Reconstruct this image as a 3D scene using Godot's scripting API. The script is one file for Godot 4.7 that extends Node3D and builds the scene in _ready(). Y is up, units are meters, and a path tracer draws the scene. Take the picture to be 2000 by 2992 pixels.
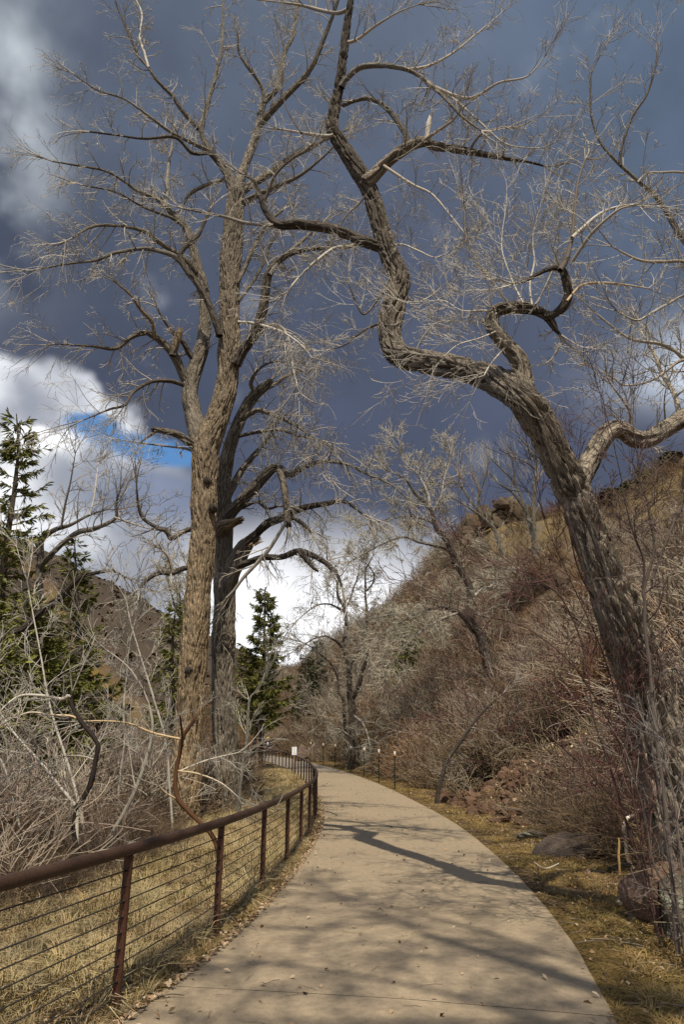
extends Node3D
# A paved trail under bare cottonwoods in a canyon, early spring, storm sky ahead and sun from behind.
# x to the right, y up, -z along the trail; metres. d below is the distance ahead, -z.

var rng := RandomNumberGenerator.new()
var names := {}
var rough := FastNoiseLite.new()
var ridge := FastNoiseLite.new()
var M := {}

# ------------------------------------------------------------------ naming
func numbered(called: String) -> String:
	var n: int = names.get(called, 0)
	names[called] = n + 1
	return called if n == 0 else "%s_%03d" % [called, n]

func thing(called: String, label: String, category: String, at := Vector3.ZERO, group := "") -> Node3D:
	var o := Node3D.new()
	o.name = numbered(called)
	add_child(o)
	o.position = at
	o.set_meta("label", label)
	o.set_meta("category", category)
	if group: o.set_meta("group", group)
	return o

func tag(o: Node3D, label: String, category: String, group := "") -> void:
	o.set_meta("label", label)
	o.set_meta("category", category)
	if group: o.set_meta("group", group)

func part(called: String, mesh: Mesh, mat: Material, parent: Node, at := Vector3.ZERO) -> MeshInstance3D:
	var o := MeshInstance3D.new()
	o.mesh = mesh
	o.material_override = mat
	o.name = numbered(called) if parent == self else called
	o.position = at
	parent.add_child(o, true)
	return o

func copy(o: Node3D, called: String, at: Vector3, turn: float, size: Vector3, label: String, category: String, group := "") -> Node3D:
	var c: Node3D = o.duplicate()
	c.name = numbered(called)
	add_child(c)
	c.position = at
	c.rotation = Vector3(0, turn, 0)
	c.scale = size
	tag(c, label, category, group)
	return c

# ------------------------------------------------------------------ meshes
class Acc:
	var v := PackedVector3Array()
	var n := PackedVector3Array()
	var c := PackedColorArray()
	var i := PackedInt32Array()
	func tube(p: PackedVector3Array, r: PackedFloat32Array, sides: int, c0: Color, c1: Color) -> void:
		var k := p.size()
		var t := (p[1] - p[0]).normalized()
		var a := t.cross(Vector3.RIGHT if absf(t.x) < 0.8 else Vector3.UP).normalized()
		var first := v.size()
		for s in k:
			if s > 0:
				t = (p[mini(s + 1, k - 1)] - p[s - 1]).normalized()
				a = (a - t * a.dot(t)).normalized()
			var b := t.cross(a)
			var col := c0.lerp(c1, float(s) / (k - 1))
			for q in sides:
				var w := TAU * q / sides
				var o := a * cos(w) + b * sin(w)
				v.append(p[s] + o * r[s])
				n.append(o)
				c.append(col)
		for s in k - 1:
			for q in sides:
				var x := first + s * sides + q
				var y := first + s * sides + (q + 1) % sides
				i.append(x); i.append(x + sides); i.append(y)
				i.append(y); i.append(x + sides); i.append(y + sides)
	func tri(p0: Vector3, p1: Vector3, p2: Vector3, nn: Vector3, col: Color) -> void:
		var first := v.size()
		v.append(p0); v.append(p1); v.append(p2)
		for q in 3:
			n.append(nn); c.append(col); i.append(first + q)
	func blade(p0: Vector3, p1: Vector3, p2: Vector3, w: Vector3, nn: Vector3, col: Color) -> void:   # a leaf or needle spray: a bent pointed quad
		var first := v.size()
		v.append(p0 - w * 0.35); v.append(p0 + w * 0.35); v.append(p1 - w); v.append(p1 + w); v.append(p2)
		for q in 5:
			n.append(nn); c.append(col)
		for q in [0, 2, 1, 1, 2, 3, 2, 4, 3]: i.append(first + q)
	func box(o: Vector3, x: Vector3, y: Vector3, z: Vector3, col := Color.WHITE) -> void:   # o centre; x, y, z half axes
		for f in [[x, y, z], [-x, z, y], [y, z, x], [-y, x, z], [z, x, y], [-z, y, x]]:
			var first := v.size()
			for q in [[-1, -1], [1, -1], [1, 1], [-1, 1]]:
				v.append(o + f[0] + f[1] * q[0] + f[2] * q[1])
				n.append(f[0].normalized())
				c.append(col)
			for q in [0, 2, 1, 0, 3, 2]: i.append(first + q)
	func mesh() -> ArrayMesh:
		var m := ArrayMesh.new()
		var arr := []
		arr.resize(Mesh.ARRAY_MAX)
		arr[Mesh.ARRAY_VERTEX] = v
		arr[Mesh.ARRAY_NORMAL] = n
		arr[Mesh.ARRAY_COLOR] = c
		arr[Mesh.ARRAY_INDEX] = i
		m.add_surface_from_arrays(Mesh.PRIMITIVE_TRIANGLES, arr)
		return m

func grid_mesh(v: PackedVector3Array, uv: PackedVector2Array, col: PackedColorArray, rows: int, cols: int, closed: bool, flip := false) -> ArrayMesh:
	var n := PackedVector3Array()
	n.resize(v.size())
	for r in rows:
		for q in cols:
			var l := q - 1
			var h := q + 1
			if closed:
				if l < 0: l = cols - 2
				if h >= cols: h = 1
			else:
				l = maxi(l, 0)
				h = mini(h, cols - 1)
			var du := v[r * cols + h] - v[r * cols + l]
			var dv := v[mini(r + 1, rows - 1) * cols + q] - v[maxi(r - 1, 0) * cols + q]
			n[r * cols + q] = (dv.cross(du) if flip else du.cross(dv)).normalized()
	var idx := PackedInt32Array()
	for r in rows - 1:
		for q in cols - 1:
			var a := r * cols + q
			if flip:
				idx.append_array(PackedInt32Array([a, a + 1, a + cols, a + 1, a + cols + 1, a + cols]))
			else:
				idx.append_array(PackedInt32Array([a, a + cols, a + 1, a + 1, a + cols, a + cols + 1]))
	var arr := []
	arr.resize(Mesh.ARRAY_MAX)
	arr[Mesh.ARRAY_VERTEX] = v
	arr[Mesh.ARRAY_NORMAL] = n
	arr[Mesh.ARRAY_TEX_UV] = uv
	arr[Mesh.ARRAY_COLOR] = col
	arr[Mesh.ARRAY_INDEX] = idx
	var m := ArrayMesh.new()
	m.add_surface_from_arrays(Mesh.PRIMITIVE_TRIANGLES, arr)
	return m

# the points of a limb: flat list x, y, z, radius -> a smooth line
func spline(a: Array, step: float) -> Array:
	var p := PackedVector3Array()
	var r := PackedFloat32Array()
	var k := a.size() / 4
	var q: Array[Vector4] = []
	for s in k: q.append(Vector4(a[s * 4], a[s * 4 + 1], a[s * 4 + 2], a[s * 4 + 3]))
	for s in k - 1:
		var p0 := q[maxi(s - 1, 0)]
		var p1 := q[s]
		var p2 := q[s + 1]
		var p3 := q[mini(s + 2, k - 1)]
		var d := Vector3(p2.x - p1.x, p2.y - p1.y, p2.z - p1.z).length()
		var n := maxi(1, int(ceil(d / step)))
		for w in n:
			var t := float(w) / n
			var o := 0.5 * (2.0 * p1 + (p2 - p0) * t + (2.0 * p0 - 5.0 * p1 + 4.0 * p2 - p3) * t * t + (3.0 * p1 - p0 - 3.0 * p2 + p3) * t * t * t)
			p.append(Vector3(o.x, o.y, o.z))
			r.append(maxf(o.w, 0.004))
	var e := q[k - 1]
	p.append(Vector3(e.x, e.y, e.z))
	r.append(maxf(e.w, 0.004))
	return [p, r]

# a limb or trunk with furrowed bark: amp is the depth of the furrows, gap the distance between them
func bark_tube(a: Array, sides: int, step: float, amp: float, gap: float, c0: Color, c1: Color, broken := false) -> ArrayMesh:
	var s := spline(a, step)
	var p: PackedVector3Array = s[0]
	var r: PackedFloat32Array = s[1]
	var rows := p.size()
	var cols := sides + 1
	var v := PackedVector3Array()
	var uv := PackedVector2Array()
	var col := PackedColorArray()
	var t := (p[1] - p[0]).normalized()
	var f := t.cross(Vector3.FORWARD if absf(t.z) < 0.8 else Vector3.UP).normalized()
	var along := rng.randf() * 50.0
	var turns := maxf(1.0, roundf(TAU * r[0] / 0.45))
	for q in rows:
		if q > 0:
			t = (p[mini(q + 1, rows - 1)] - p[q - 1]).normalized()
			f = (f - t * f.dot(t)).normalized()
			along += p[q].distance_to(p[q - 1])
		var b := t.cross(f)
		var lump := rough.get_noise_1d(along * 60.0)
		var tint := c0.lerp(c1, float(q) / (rows - 1))
		for w in cols:
			var ang := TAU * (w % sides) / sides
			var o := f * cos(ang) + b * sin(ang)
			var rr := r[q]
			var k := rr / gap
			var val := ridge.get_noise_3d(cos(ang) * k, sin(ang) * k, along / gap * (0.13 if amp > 0.04 else 0.075))
			var split := ridge.get_noise_3d(cos(ang) * k * 0.55 + 40.0, sin(ang) * k * 0.55, along / gap * 0.42)
			var big := rough.get_noise_3d(cos(ang) * 18.0, sin(ang) * 18.0, along * 28.0)
			var scale := minf(1.0, rr * 9.0)
			var off := -2.0 * amp * scale * maxf(smoothstep(0.55, 0.88, val), 0.55 * smoothstep(0.72, 0.92, split) * (1.0 if amp > 0.04 else 0.15)) + 0.35 * amp * scale * rough.get_noise_3d(cos(ang) * rr * 900.0, sin(ang) * rr * 900.0, along * 260.0) + rr * (0.15 * big + 0.08 * lump)
			var pt := p[q] + o * maxf(rr + off, rr * 0.4)
			if broken and q == rows - 1:
				pt += t * rr * (1.2 + 2.0 * rough.get_noise_2d(cos(ang) * 90.0, sin(ang) * 90.0))
			v.append(pt)
			uv.append(Vector2(turns * w / sides, along / 2.6))
			var patch := rough.get_noise_3d(cos(ang) * 40.0 + 7.0, sin(ang) * 40.0, along * 22.0)
			col.append(tint * (1.0 + 0.45 * patch))
	# close the end
	for w in cols:
		v.append(p[rows - 1] + t * (r[rows - 1] * 0.3 if not broken else 0.0) + (v[(rows - 1) * cols + w] - p[rows - 1]) * 0.05)
		uv.append(Vector2(turns * w / sides, along / 1.7))
		col.append(c1)
	return grid_mesh(v, uv, col, rows + 1, cols, true, true)

func rand_dir() -> Vector3:
	var z := rng.randf_range(-1.0, 1.0)
	var w := rng.randf() * TAU
	var s := sqrt(1.0 - z * z)
	return Vector3(s * cos(w), z, s * sin(w))

# a shoot that forks into thinner ones. T: kids (count per level), up (pull per level), wig, curl, thin, bark, tip, fork
func shoot(acc: Acc, p: Vector3, d: Vector3, length: float, r: float, lvl: int, T: Dictionary) -> void:
	var segs: int = [8, 6, 5, 3][lvl]
	var pts := PackedVector3Array([p])
	var rad := PackedFloat32Array([r])
	var dirs := PackedVector3Array([d])
	var step := length / segs
	var wig: float = T.wig
	var up: float = T.up[lvl]
	var axis := rand_dir()
	var curl: float = T.curl * rng.randf_range(-1.0, 1.0) / segs
	var tip := maxf(T.thin, r * 0.4)
	for s in segs:
		d = (d.rotated(axis, curl) + rand_dir() * wig + Vector3(0, up / segs, 0)).normalized()
		p += d * step
		pts.append(p)
		dirs.append(d)
		rad.append(lerpf(r, tip, float(s + 1) / segs))
	var bark: Color = T.bark
	var tipc: Color = T.tip
	var c0 := tipc.lerp(bark, clampf((r - T.thin) / 0.03, 0.0, 1.0))
	var vary := rng.randf_range(0.55, 1.2)
	acc.tube(pts, rad, 4 if lvl == 0 and r > 0.015 else 3, c0 * vary, tipc * vary)
	var kids: Array = T.kids
	if lvl >= kids.size(): return
	var count := int(kids[lvl] * rng.randf_range(0.7, 1.3) + 0.5)
	for q in count:
		var t := rng.randf_range(0.12, 1.0) * segs
		var a := mini(int(t), segs - 1)
		var pos := pts[a].lerp(pts[a + 1], t - a)
		var side := dirs[a].cross(rand_dir()).normalized()
		var fork: float = T.fork * rng.randf_range(0.55, 1.25)
		var dir := (dirs[a] * cos(fork) + side * sin(fork)).normalized()
		var rr := lerpf(rad[a], rad[a + 1], t - a)
		shoot(acc, pos, dir, length * rng.randf_range(0.35, 0.9) * (1.15 - 0.55 * t / segs), maxf(T.thin, rr * 0.62), lvl + 1, T)

# shoots all along a limb
func sprout(acc: Acc, a: Array, every: float, from: float, lmin: float, lmax: float, lean: Vector3, T: Dictionary) -> void:
	var s := spline(a, every * 0.5)
	var p: PackedVector3Array = s[0]
	var r: PackedFloat32Array = s[1]
	var n := p.size()
	var carry := rng.randf()
	for q in range(int(n * from), n - 1):
		carry += p[q].distance_to(p[q + 1]) / every
		while carry > 1.0:
			carry -= 1.0
			var t := (p[q + 1] - p[q]).normalized()
			var side := t.cross(rand_dir()).normalized()
			var d := (t * 0.45 + side + lean * rng.randf_range(0.3, 1.2)).normalized()
			var rr := clampf(r[q] * 0.45, T.thin * 1.4, T.thick)
			shoot(acc, p[q].lerp(p[q + 1], rng.randf()), d, rng.randf_range(lmin, lmax) * (0.55 + 0.45 * rng.randf()), rr, 0, T)
	# the limb runs out into a few shoots of its own
	var e := (p[n - 1] - p[n - 2]).normalized()
	for q in 3:
		shoot(acc, p[n - 1], (e + rand_dir() * 0.35).normalized(), lmax * rng.randf_range(0.6, 1.0), clampf(r[n - 1], T.thin, T.thick), 0, T)

func scatter(called: String, mesh: Mesh, mat: Material, spots: Array, colors: Array, label: String, category: String) -> MultiMeshInstance3D:
	var mm := MultiMesh.new()
	mm.transform_format = MultiMesh.TRANSFORM_3D
	mm.use_colors = true
	mm.mesh = mesh
	mm.instance_count = spots.size()
	for q in spots.size():
		mm.set_instance_transform(q, spots[q])
		mm.set_instance_color(q, colors[q])
	var o := MultiMeshInstance3D.new()
	o.multimesh = mm
	o.material_override = mat
	o.name = numbered(called)
	add_child(o)
	o.set_meta("kind", "stuff")
	tag(o, label, category)
	return o

func placed(at: Vector3, turn: float, size: Vector3, tilt := Vector3.ZERO) -> Transform3D:
	var b := Basis.from_euler(Vector3(tilt.x, turn, tilt.z)).scaled_local(size)
	return Transform3D(b, at)

# ------------------------------------------------------------------ materials
func noise_tex(kind: int, freq: float, octaves: int, ramp: Array, size := 512, frac := FastNoiseLite.FRACTAL_FBM, sd := 1) -> NoiseTexture2D:
	var n := FastNoiseLite.new()
	n.noise_type = kind
	n.frequency = freq
	n.fractal_octaves = octaves
	n.fractal_type = frac
	n.seed = sd
	var t := NoiseTexture2D.new()
	t.width = size
	t.height = size
	t.seamless = true
	t.noise = n
	if ramp.size():
		var g := Gradient.new()
		g.offsets = PackedFloat32Array(range(ramp.size()).map(func(q): return float(q) / (ramp.size() - 1)))
		g.colors = PackedColorArray(ramp)
		t.color_ramp = g
	return t

func lin(r: float, g: float, b: float) -> Color:
	return Color(r, g, b).linear_to_srgb()

func mat(called: String, rough_value := 0.9, vertex := true, color := Color.WHITE) -> StandardMaterial3D:
	var m := StandardMaterial3D.new()
	m.resource_name = called
	m.albedo_color = color
	m.roughness = rough_value
	m.metallic_specular = 0.25
	m.vertex_color_use_as_albedo = vertex
	m.cull_mode = BaseMaterial3D.CULL_DISABLED
	M[called] = m
	return m

func make_materials() -> void:
	var g := func(x): return Color(x, x, x)
	var bark := mat("bark", 0.95)
	bark.albedo_texture = noise_tex(FastNoiseLite.TYPE_SIMPLEX_SMOOTH, 0.02, 4, [g.call(0.66), g.call(0.9), g.call(1.0)], 512, FastNoiseLite.FRACTAL_FBM, 5)
	bark.heightmap_enabled = true
	bark.heightmap_texture = noise_tex(FastNoiseLite.TYPE_SIMPLEX_SMOOTH, 0.018, 4, [], 512, FastNoiseLite.FRACTAL_RIDGED, 9)
	bark.heightmap_scale = 4.0
	var fine := mat("fine_bark", 0.9)
	mat("twig", 0.75)
	mat("needle", 0.8)
	var gr := mat("grass", 0.85)
	gr.backlight_enabled = true
	gr.backlight = Color(0.2, 0.16, 0.08)
	mat("leaf", 0.85)
	var soil := mat("soil", 1.0)
	soil.uv1_triplanar = true
	soil.uv1_world_triplanar = true
	soil.uv1_scale = Vector3.ONE * 0.55
	soil.albedo_texture = noise_tex(FastNoiseLite.TYPE_SIMPLEX_SMOOTH, 0.03, 6, [g.call(0.45), g.call(0.72), g.call(0.9), g.call(1.0)], 1024, FastNoiseLite.FRACTAL_FBM, 3)
	soil.heightmap_enabled = true
	soil.heightmap_texture = noise_tex(FastNoiseLite.TYPE_SIMPLEX_SMOOTH, 0.05, 5, [], 1024, FastNoiseLite.FRACTAL_FBM, 4)
	soil.heightmap_scale = 5.0
	var con := mat("concrete", 0.9, true)
	con.uv1_triplanar = true
	con.uv1_world_triplanar = true
	con.uv1_scale = Vector3.ONE * 0.7
	con.albedo_texture = noise_tex(FastNoiseLite.TYPE_SIMPLEX_SMOOTH, 0.012, 7, [g.call(0.85), g.call(0.94), g.call(1.0)], 1024, FastNoiseLite.FRACTAL_FBM, 8)
	con.detail_enabled = true
	con.detail_blend_mode = BaseMaterial3D.BLEND_MODE_MUL
	con.detail_albedo = noise_tex(FastNoiseLite.TYPE_VALUE, 0.4, 2, [g.call(0.86), g.call(0.98), g.call(1.0)], 512, FastNoiseLite.FRACTAL_FBM, 18)
	con.heightmap_enabled = true
	con.heightmap_texture = noise_tex(FastNoiseLite.TYPE_SIMPLEX, 0.25, 3, [], 512, FastNoiseLite.FRACTAL_FBM, 2)
	con.heightmap_scale = 0.15
	var rust := mat("rust", 0.62, true)
	rust.metallic_specular = 0.4
	rust.uv1_triplanar = true
	rust.uv1_scale = Vector3.ONE * 3.0
	rust.albedo_texture = noise_tex(FastNoiseLite.TYPE_SIMPLEX_SMOOTH, 0.02, 5, [Color(0.72, 0.66, 0.66), Color(0.9, 0.85, 0.82), Color(1, 0.98, 0.95)], 512, FastNoiseLite.FRACTAL_FBM, 12)
	var cable := mat("cable", 0.5, false, lin(0.06, 0.055, 0.05))
	cable.metallic = 0.4
	var stone := mat("stone", 0.95)
	stone.uv1_triplanar = true
	stone.uv1_scale = Vector3.ONE * 2.2
	stone.albedo_texture = noise_tex(FastNoiseLite.TYPE_SIMPLEX_SMOOTH, 0.025, 5, [g.call(0.55), g.call(0.8), g.call(1.0)], 512, FastNoiseLite.FRACTAL_FBM, 21)
	stone.heightmap_enabled = true
	stone.heightmap_texture = noise_tex(FastNoiseLite.TYPE_SIMPLEX_SMOOTH, 0.03, 5, [], 512, FastNoiseLite.FRACTAL_FBM, 22)
	stone.heightmap_scale = 3.0
	mat("paint", 0.6)

# ------------------------------------------------------------------ the lie of the land
var trail_at := [-40.0, 0.0, 4.2, 5.6, 7.4, 9.5, 11.8, 14.1, 17.0, 21.3, 28.6, 36.0, 43.0, 50.0, 58.0, 64.0, 72.0, 82.0, 95.0, 120.0, 160.0, 260.0]
var trail_x := [-16.0, -3.0, -1.88, -1.55, -1.22, -0.98, -0.81, -0.71, -0.65, -0.74, -1.18, -1.95, -2.95, -4.25, -6.1, -7.7, -10.4, -14.6, -22.5, -42.0, -80.0, -190.0]
var rail_x := PackedFloat32Array()   # the line of the railing, every half metre from -40 on

func lay_out() -> void:
	for q in 600:
		var d := -40.0 + q * 0.5
		var k := 0
		while k < trail_at.size() - 2 and trail_at[k + 1] < d: k += 1
		var t: float = (d - trail_at[k]) / (trail_at[k + 1] - trail_at[k])
		rail_x.append(cubic_interpolate_in_time(trail_x[k], trail_x[k + 1], trail_x[maxi(k - 1, 0)], trail_x[mini(k + 2, trail_at.size() - 1)], t, trail_at[k + 1] - trail_at[k], trail_at[maxi(k - 1, 0)] - trail_at[k], trail_at[mini(k + 2, trail_at.size() - 1)] - trail_at[k]))

func xl(d: float) -> float:
	var k := clampf((d + 40.0) * 2.0, 0.0, 598.0)
	return lerpf(rail_x[int(k)], rail_x[int(k) + 1], k - int(k))

func slant(d: float) -> float:
	return atan((xl(d + 1.0) - xl(d - 1.0)) / 2.0)

func rise(d: float) -> float:
	var t := maxf(0.0, (d - 24.0) / 40.0)
	return 0.75 * pow(t, 1.3) if t < 1.0 else 0.75 + 0.975 * (t - 1.0)

func smin(a: float, b: float, k: float) -> float:
	var h := clampf(0.5 + 0.5 * (b - a) / k, 0.0, 1.0)
	return lerpf(b, a, h) - k * h * (1.0 - h)

func ground(x: float, z: float) -> float:
	var d := -z
	var across := (x - xl(d)) * cos(slant(d))     # metres to the right of the railing
	var s := maxf(across - 5.6 + 1.35 * exp(-pow((d - 21.5) / 4.5, 2.0)), 0.0)   # metres into the hillside, which has shed a heap of stones at one place
	var h := 0.0
	if s > 0.0:
		var slope := lerpf(0.66, 1.0, smoothstep(20.0, 80.0, d))
		h = slope * s * s / (s + 1.2)
		h *= 1.0 + 0.22 * rough.get_noise_2d(x * 1.6, z * 1.6)
		var cap := 10.0 + 18.0 * clampf((x + 5.0) / 26.0, 0.0, 1.0)
		cap += 5.0 * exp(-pow((x - 20.0) / 7.0, 2.0) - pow((d - 93.0) / 14.0, 2.0))
		cap += 1.6 * rough.get_noise_2d(x * 2.6 + 40.0, z * 2.6)
		h = maxf(smin(h, cap, 5.0), 0.0)
		h += minf(s, 1.5) * 0.25 * rough.get_noise_2d(x * 14.0, z * 14.0)
	if x < 30.0 and d > 90.0:
		h = maxf(h, smoothstep(90.0, 180.0, d) * (10.0 + 0.46 * maxf(0.0, -x)) * (1.0 + 0.10 * rough.get_noise_2d(x * 1.5, z * 1.5 + 90.0)))
	if across < 0.0:
		h -= 0.45 * smoothstep(2.0, 7.0, -across) * (1.0 - smoothstep(60.0, 100.0, d))
	var edge := maxf(-0.07 - across, across - 3.39)   # beyond the edge of the trail
	var bump := 0.05 * rough.get_noise_2d(x * 60.0, z * 60.0) + 0.10 * rough.get_noise_2d(x * 17.0, z * 17.0)
	h += smoothstep(-0.35, 0.05, edge) * 0.055 - 0.05 + smoothstep(0.0, 1.2, edge) * (0.02 + bump)
	return h + rise(d)

func on_ground(x: float, z: float, lift := 0.0) -> Vector3:
	return Vector3(x, ground(x, z) + lift, z)

# ------------------------------------------------------------------ sky
func sky_color(dir: Vector3, n: FastNoiseLite, n2: FastNoiseLite) -> Color:
	var az := rad_to_deg(atan2(dir.x, -dir.z))
	var el := rad_to_deg(asin(clampf(dir.y, -1.0, 1.0)))
	# drift the clouds with noise
	var w1 := n.get_noise_3dv(dir * 90.0)
	var w2 := n.get_noise_3dv(dir * 90.0 + Vector3(31, 7, 5))
	var f := n2.get_noise_3dv(dir * 220.0)
	var a := az + w1 * 4.5
	var e := el + w2 * 3.0
	# the storm bank: slate blue, a little lighter overhead and to the right
	var slate := Color(0.055, 0.067, 0.106)
	var high := Color(0.090, 0.113, 0.160)
	var c := slate.lerp(high, smoothstep(25.0, 58.0, el + w1 * 8.0))
	c = c.lerp(Color(0.092, 0.130, 0.195), smoothstep(12.0, 34.0, az + w2 * 6.0) * smoothstep(22.0, 50.0, el) * 0.8)
	c *= 1.0 + 0.30 * w2 + 0.16 * f + 0.10 * w1
	# lower edge of the bank, then bright cloud down to the hills
	var base := 16.5 + 2.0 * w1 - 0.10 * maxf(az, 0.0)
	var low := smoothstep(base + 4.0, base - 5.0, el)
	c = c.lerp(Color(0.80, 0.81, 0.84) * (1.0 + 0.30 * f + 0.25 * w2), low * smoothstep(20.0, 3.0, az))
	c = c.lerp(Color(0.27, 0.31, 0.42), low * smoothstep(3.0, 18.0, az) * 0.9)
	# bright thin cloud at the upper left and above the right ridge
	var g1 := exp(-pow((a + 35.0 + (e - 45.0) * 0.25) / 5.0, 2.0) - pow((e - 45.0) / 8.0, 2.0)) + 0.55 * exp(-pow((a + 33.0) / 5.0, 2.0) - pow((e - 37.0) / 6.0, 2.0))
	c = c.lerp(Color(0.46, 0.50, 0.54), clampf(g1 * (0.75 + 0.9 * f + 0.7 * w2), 0.0, 0.9))
	var g2 := exp(-pow((a - 32.0) / 5.0, 2.0) - pow((e - 27.0) / 3.2, 2.0))
	c = c.lerp(Color(0.52, 0.58, 0.68), clampf(g2 * (0.9 + 0.5 * f), 0.0, 0.9))
	# the gap of blue at the left, with heaped clouds round it
	var heap := smoothstep(28.2, 25.4, el + 4.0 * f + w1 * 4.0 + 0.35 * (az + 28.0)) * smoothstep(-10.0, -16.0, az)
	c = c.lerp(Color(0.66, 0.68, 0.72).lerp(Color(0.25, 0.27, 0.32), smoothstep(0.55, -0.55, f * 0.8 + 0.6 * w2 + (el - 24.5) * 0.16 + 0.25 * sin(az * 0.55))), heap)
	var gap := exp(-pow((az + 16.0) / 5.0, 2.0) - pow((el - 22.9 - 1.2 * f) / 1.1, 2.0)) + exp(-pow((az + 21.8) / 3.2, 2.0) - pow((el - 24.7 - 1.5 * f) / 1.6, 2.0))
	gap = smoothstep(0.30, 0.80, gap + 0.75 * f + 0.25 * w1)
	gap *= smoothstep(27.5, 25.5, el) * smoothstep(19.0, 21.0, el)
	c = c.lerp(Color(0.085, 0.205, 0.42), gap * smoothstep(4.0, -4.0, az + 8.0))
	var puff := exp(-pow((az + 25.5) / 3.0, 2.0) - pow((el - 22.4 - 3.0 * f) / 0.9, 2.0)) + exp(-pow((az + 30.0) / 4.5, 2.0) - pow((el - 20.0 - 3.0 * f) / 2.4, 2.0)) + 0.8 * exp(-pow((az + 29.0) / 9.0, 2.0) - pow((e - 15.5) / 3.0, 2.0))
	c = c.lerp(Color(0.86, 0.87, 0.89), smoothstep(0.15, 1.0, puff + 0.45 * f) * 0.95)
	var under := exp(-pow((az + 15.5) / 7.0, 2.0) - pow((el - 19.6 - 1.5 * f) / 2.1, 2.0))
	c = c.lerp(Color(0.155, 0.185, 0.265) * (1.0 + 0.5 * f), smoothstep(0.2, 0.7, under + 0.25 * f) * 0.9)
	# behind the viewer the sky has broken up into white cloud and blue
	var back := smoothstep(70.0, 120.0, absf(az) + w1 * 25.0) * smoothstep(88.0, 70.0, el)
	var over := smoothstep(66.0, 84.0, el + w1 * 10.0)
	var broken := Color(0.13, 0.24, 0.50).lerp(Color(0.60, 0.60, 0.62), smoothstep(-0.30, 0.15, w1 + 0.5 * f))
	return c.lerp(broken, maxf(back, over * 0.75))

func make_sky() -> Sky:
	var n := FastNoiseLite.new()
	n.noise_type = FastNoiseLite.TYPE_SIMPLEX_SMOOTH
	n.frequency = 0.02
	n.fractal_octaves = 4
	n.seed = 77
	var n2 := FastNoiseLite.new()
	n2.noise_type = FastNoiseLite.TYPE_SIMPLEX_SMOOTH
	n2.frequency = 0.035
	n2.fractal_octaves = 5
	n2.seed = 12
	var w := 2048
	var h := 1024
	var data := PackedFloat32Array()
	data.resize(w * h * 3)
	for y in h:
		var el := PI * (0.5 - (y + 0.5) / h)
		if el < -0.03:
			for x in w:
				var k := (y * w + x) * 3
				data[k] = 0.16; data[k + 1] = 0.13; data[k + 2] = 0.10
			continue
		for x in w:
			var az := TAU * (x + 0.5) / w
			var c := sky_color(Vector3(sin(az) * cos(el), sin(el), -cos(az) * cos(el)), n, n2)
			var k := (y * w + x) * 3
			data[k] = c.r; data[k + 1] = c.g; data[k + 2] = c.b
	var img := Image.create_from_data(w, h, false, Image.FORMAT_RGBF, data.to_byte_array())
	var m := PanoramaSkyMaterial.new()
	m.panorama = ImageTexture.create_from_image(img)
	var s := Sky.new()
	s.sky_material = m
	return s

func _ready() -> void:
	rng.seed = 20240
	rough.noise_type = FastNoiseLite.TYPE_SIMPLEX_SMOOTH
	rough.frequency = 0.02
	rough.fractal_octaves = 3
	ridge.noise_type = FastNoiseLite.TYPE_SIMPLEX_SMOOTH
	ridge.fractal_type = FastNoiseLite.FRACTAL_RIDGED
	ridge.fractal_octaves = 1
	ridge.frequency = 0.9
	# ---- camera
	var cam := Camera3D.new()
	cam.name = "camera"
	cam.position = Vector3(0, 1.7, 0)
	cam.rotation_degrees = Vector3(19.06, 0, 0)
	cam.fov = 73.87
	cam.near = 0.05
	cam.far = 600.0
	add_child(cam)
	# ---- sky, exposure
	var env := Environment.new()
	env.background_mode = Environment.BG_SKY
	env.sky = make_sky()
	env.background_energy_multiplier = 1.0
	env.tonemap_mode = Environment.TONE_MAPPER_LINEAR
	env.tonemap_exposure = 1.36
	env.sdfgi_enabled = true
	env.ssao_enabled = true
	env.ssil_enabled = true
	var we := WorldEnvironment.new()
	we.name = "world_environment"
	we.environment = env
	add_child(we)
	# ---- sun, high behind the right shoulder
	var sun := DirectionalLight3D.new()
	sun.name = "sun"
	sun.light_color = Color(1.0, 0.95, 0.87)
	sun.light_energy = 1.35
	sun.light_angular_distance = 0.5
	sun.shadow_enabled = true
	add_child(sun)
	sun.look_at_from_position(Vector3.ZERO, Vector3(-0.05, -1.0, -0.55))
	make_materials()
	lay_out()
	make_land()
	make_trail()
	make_trees()
	make_things()

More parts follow.
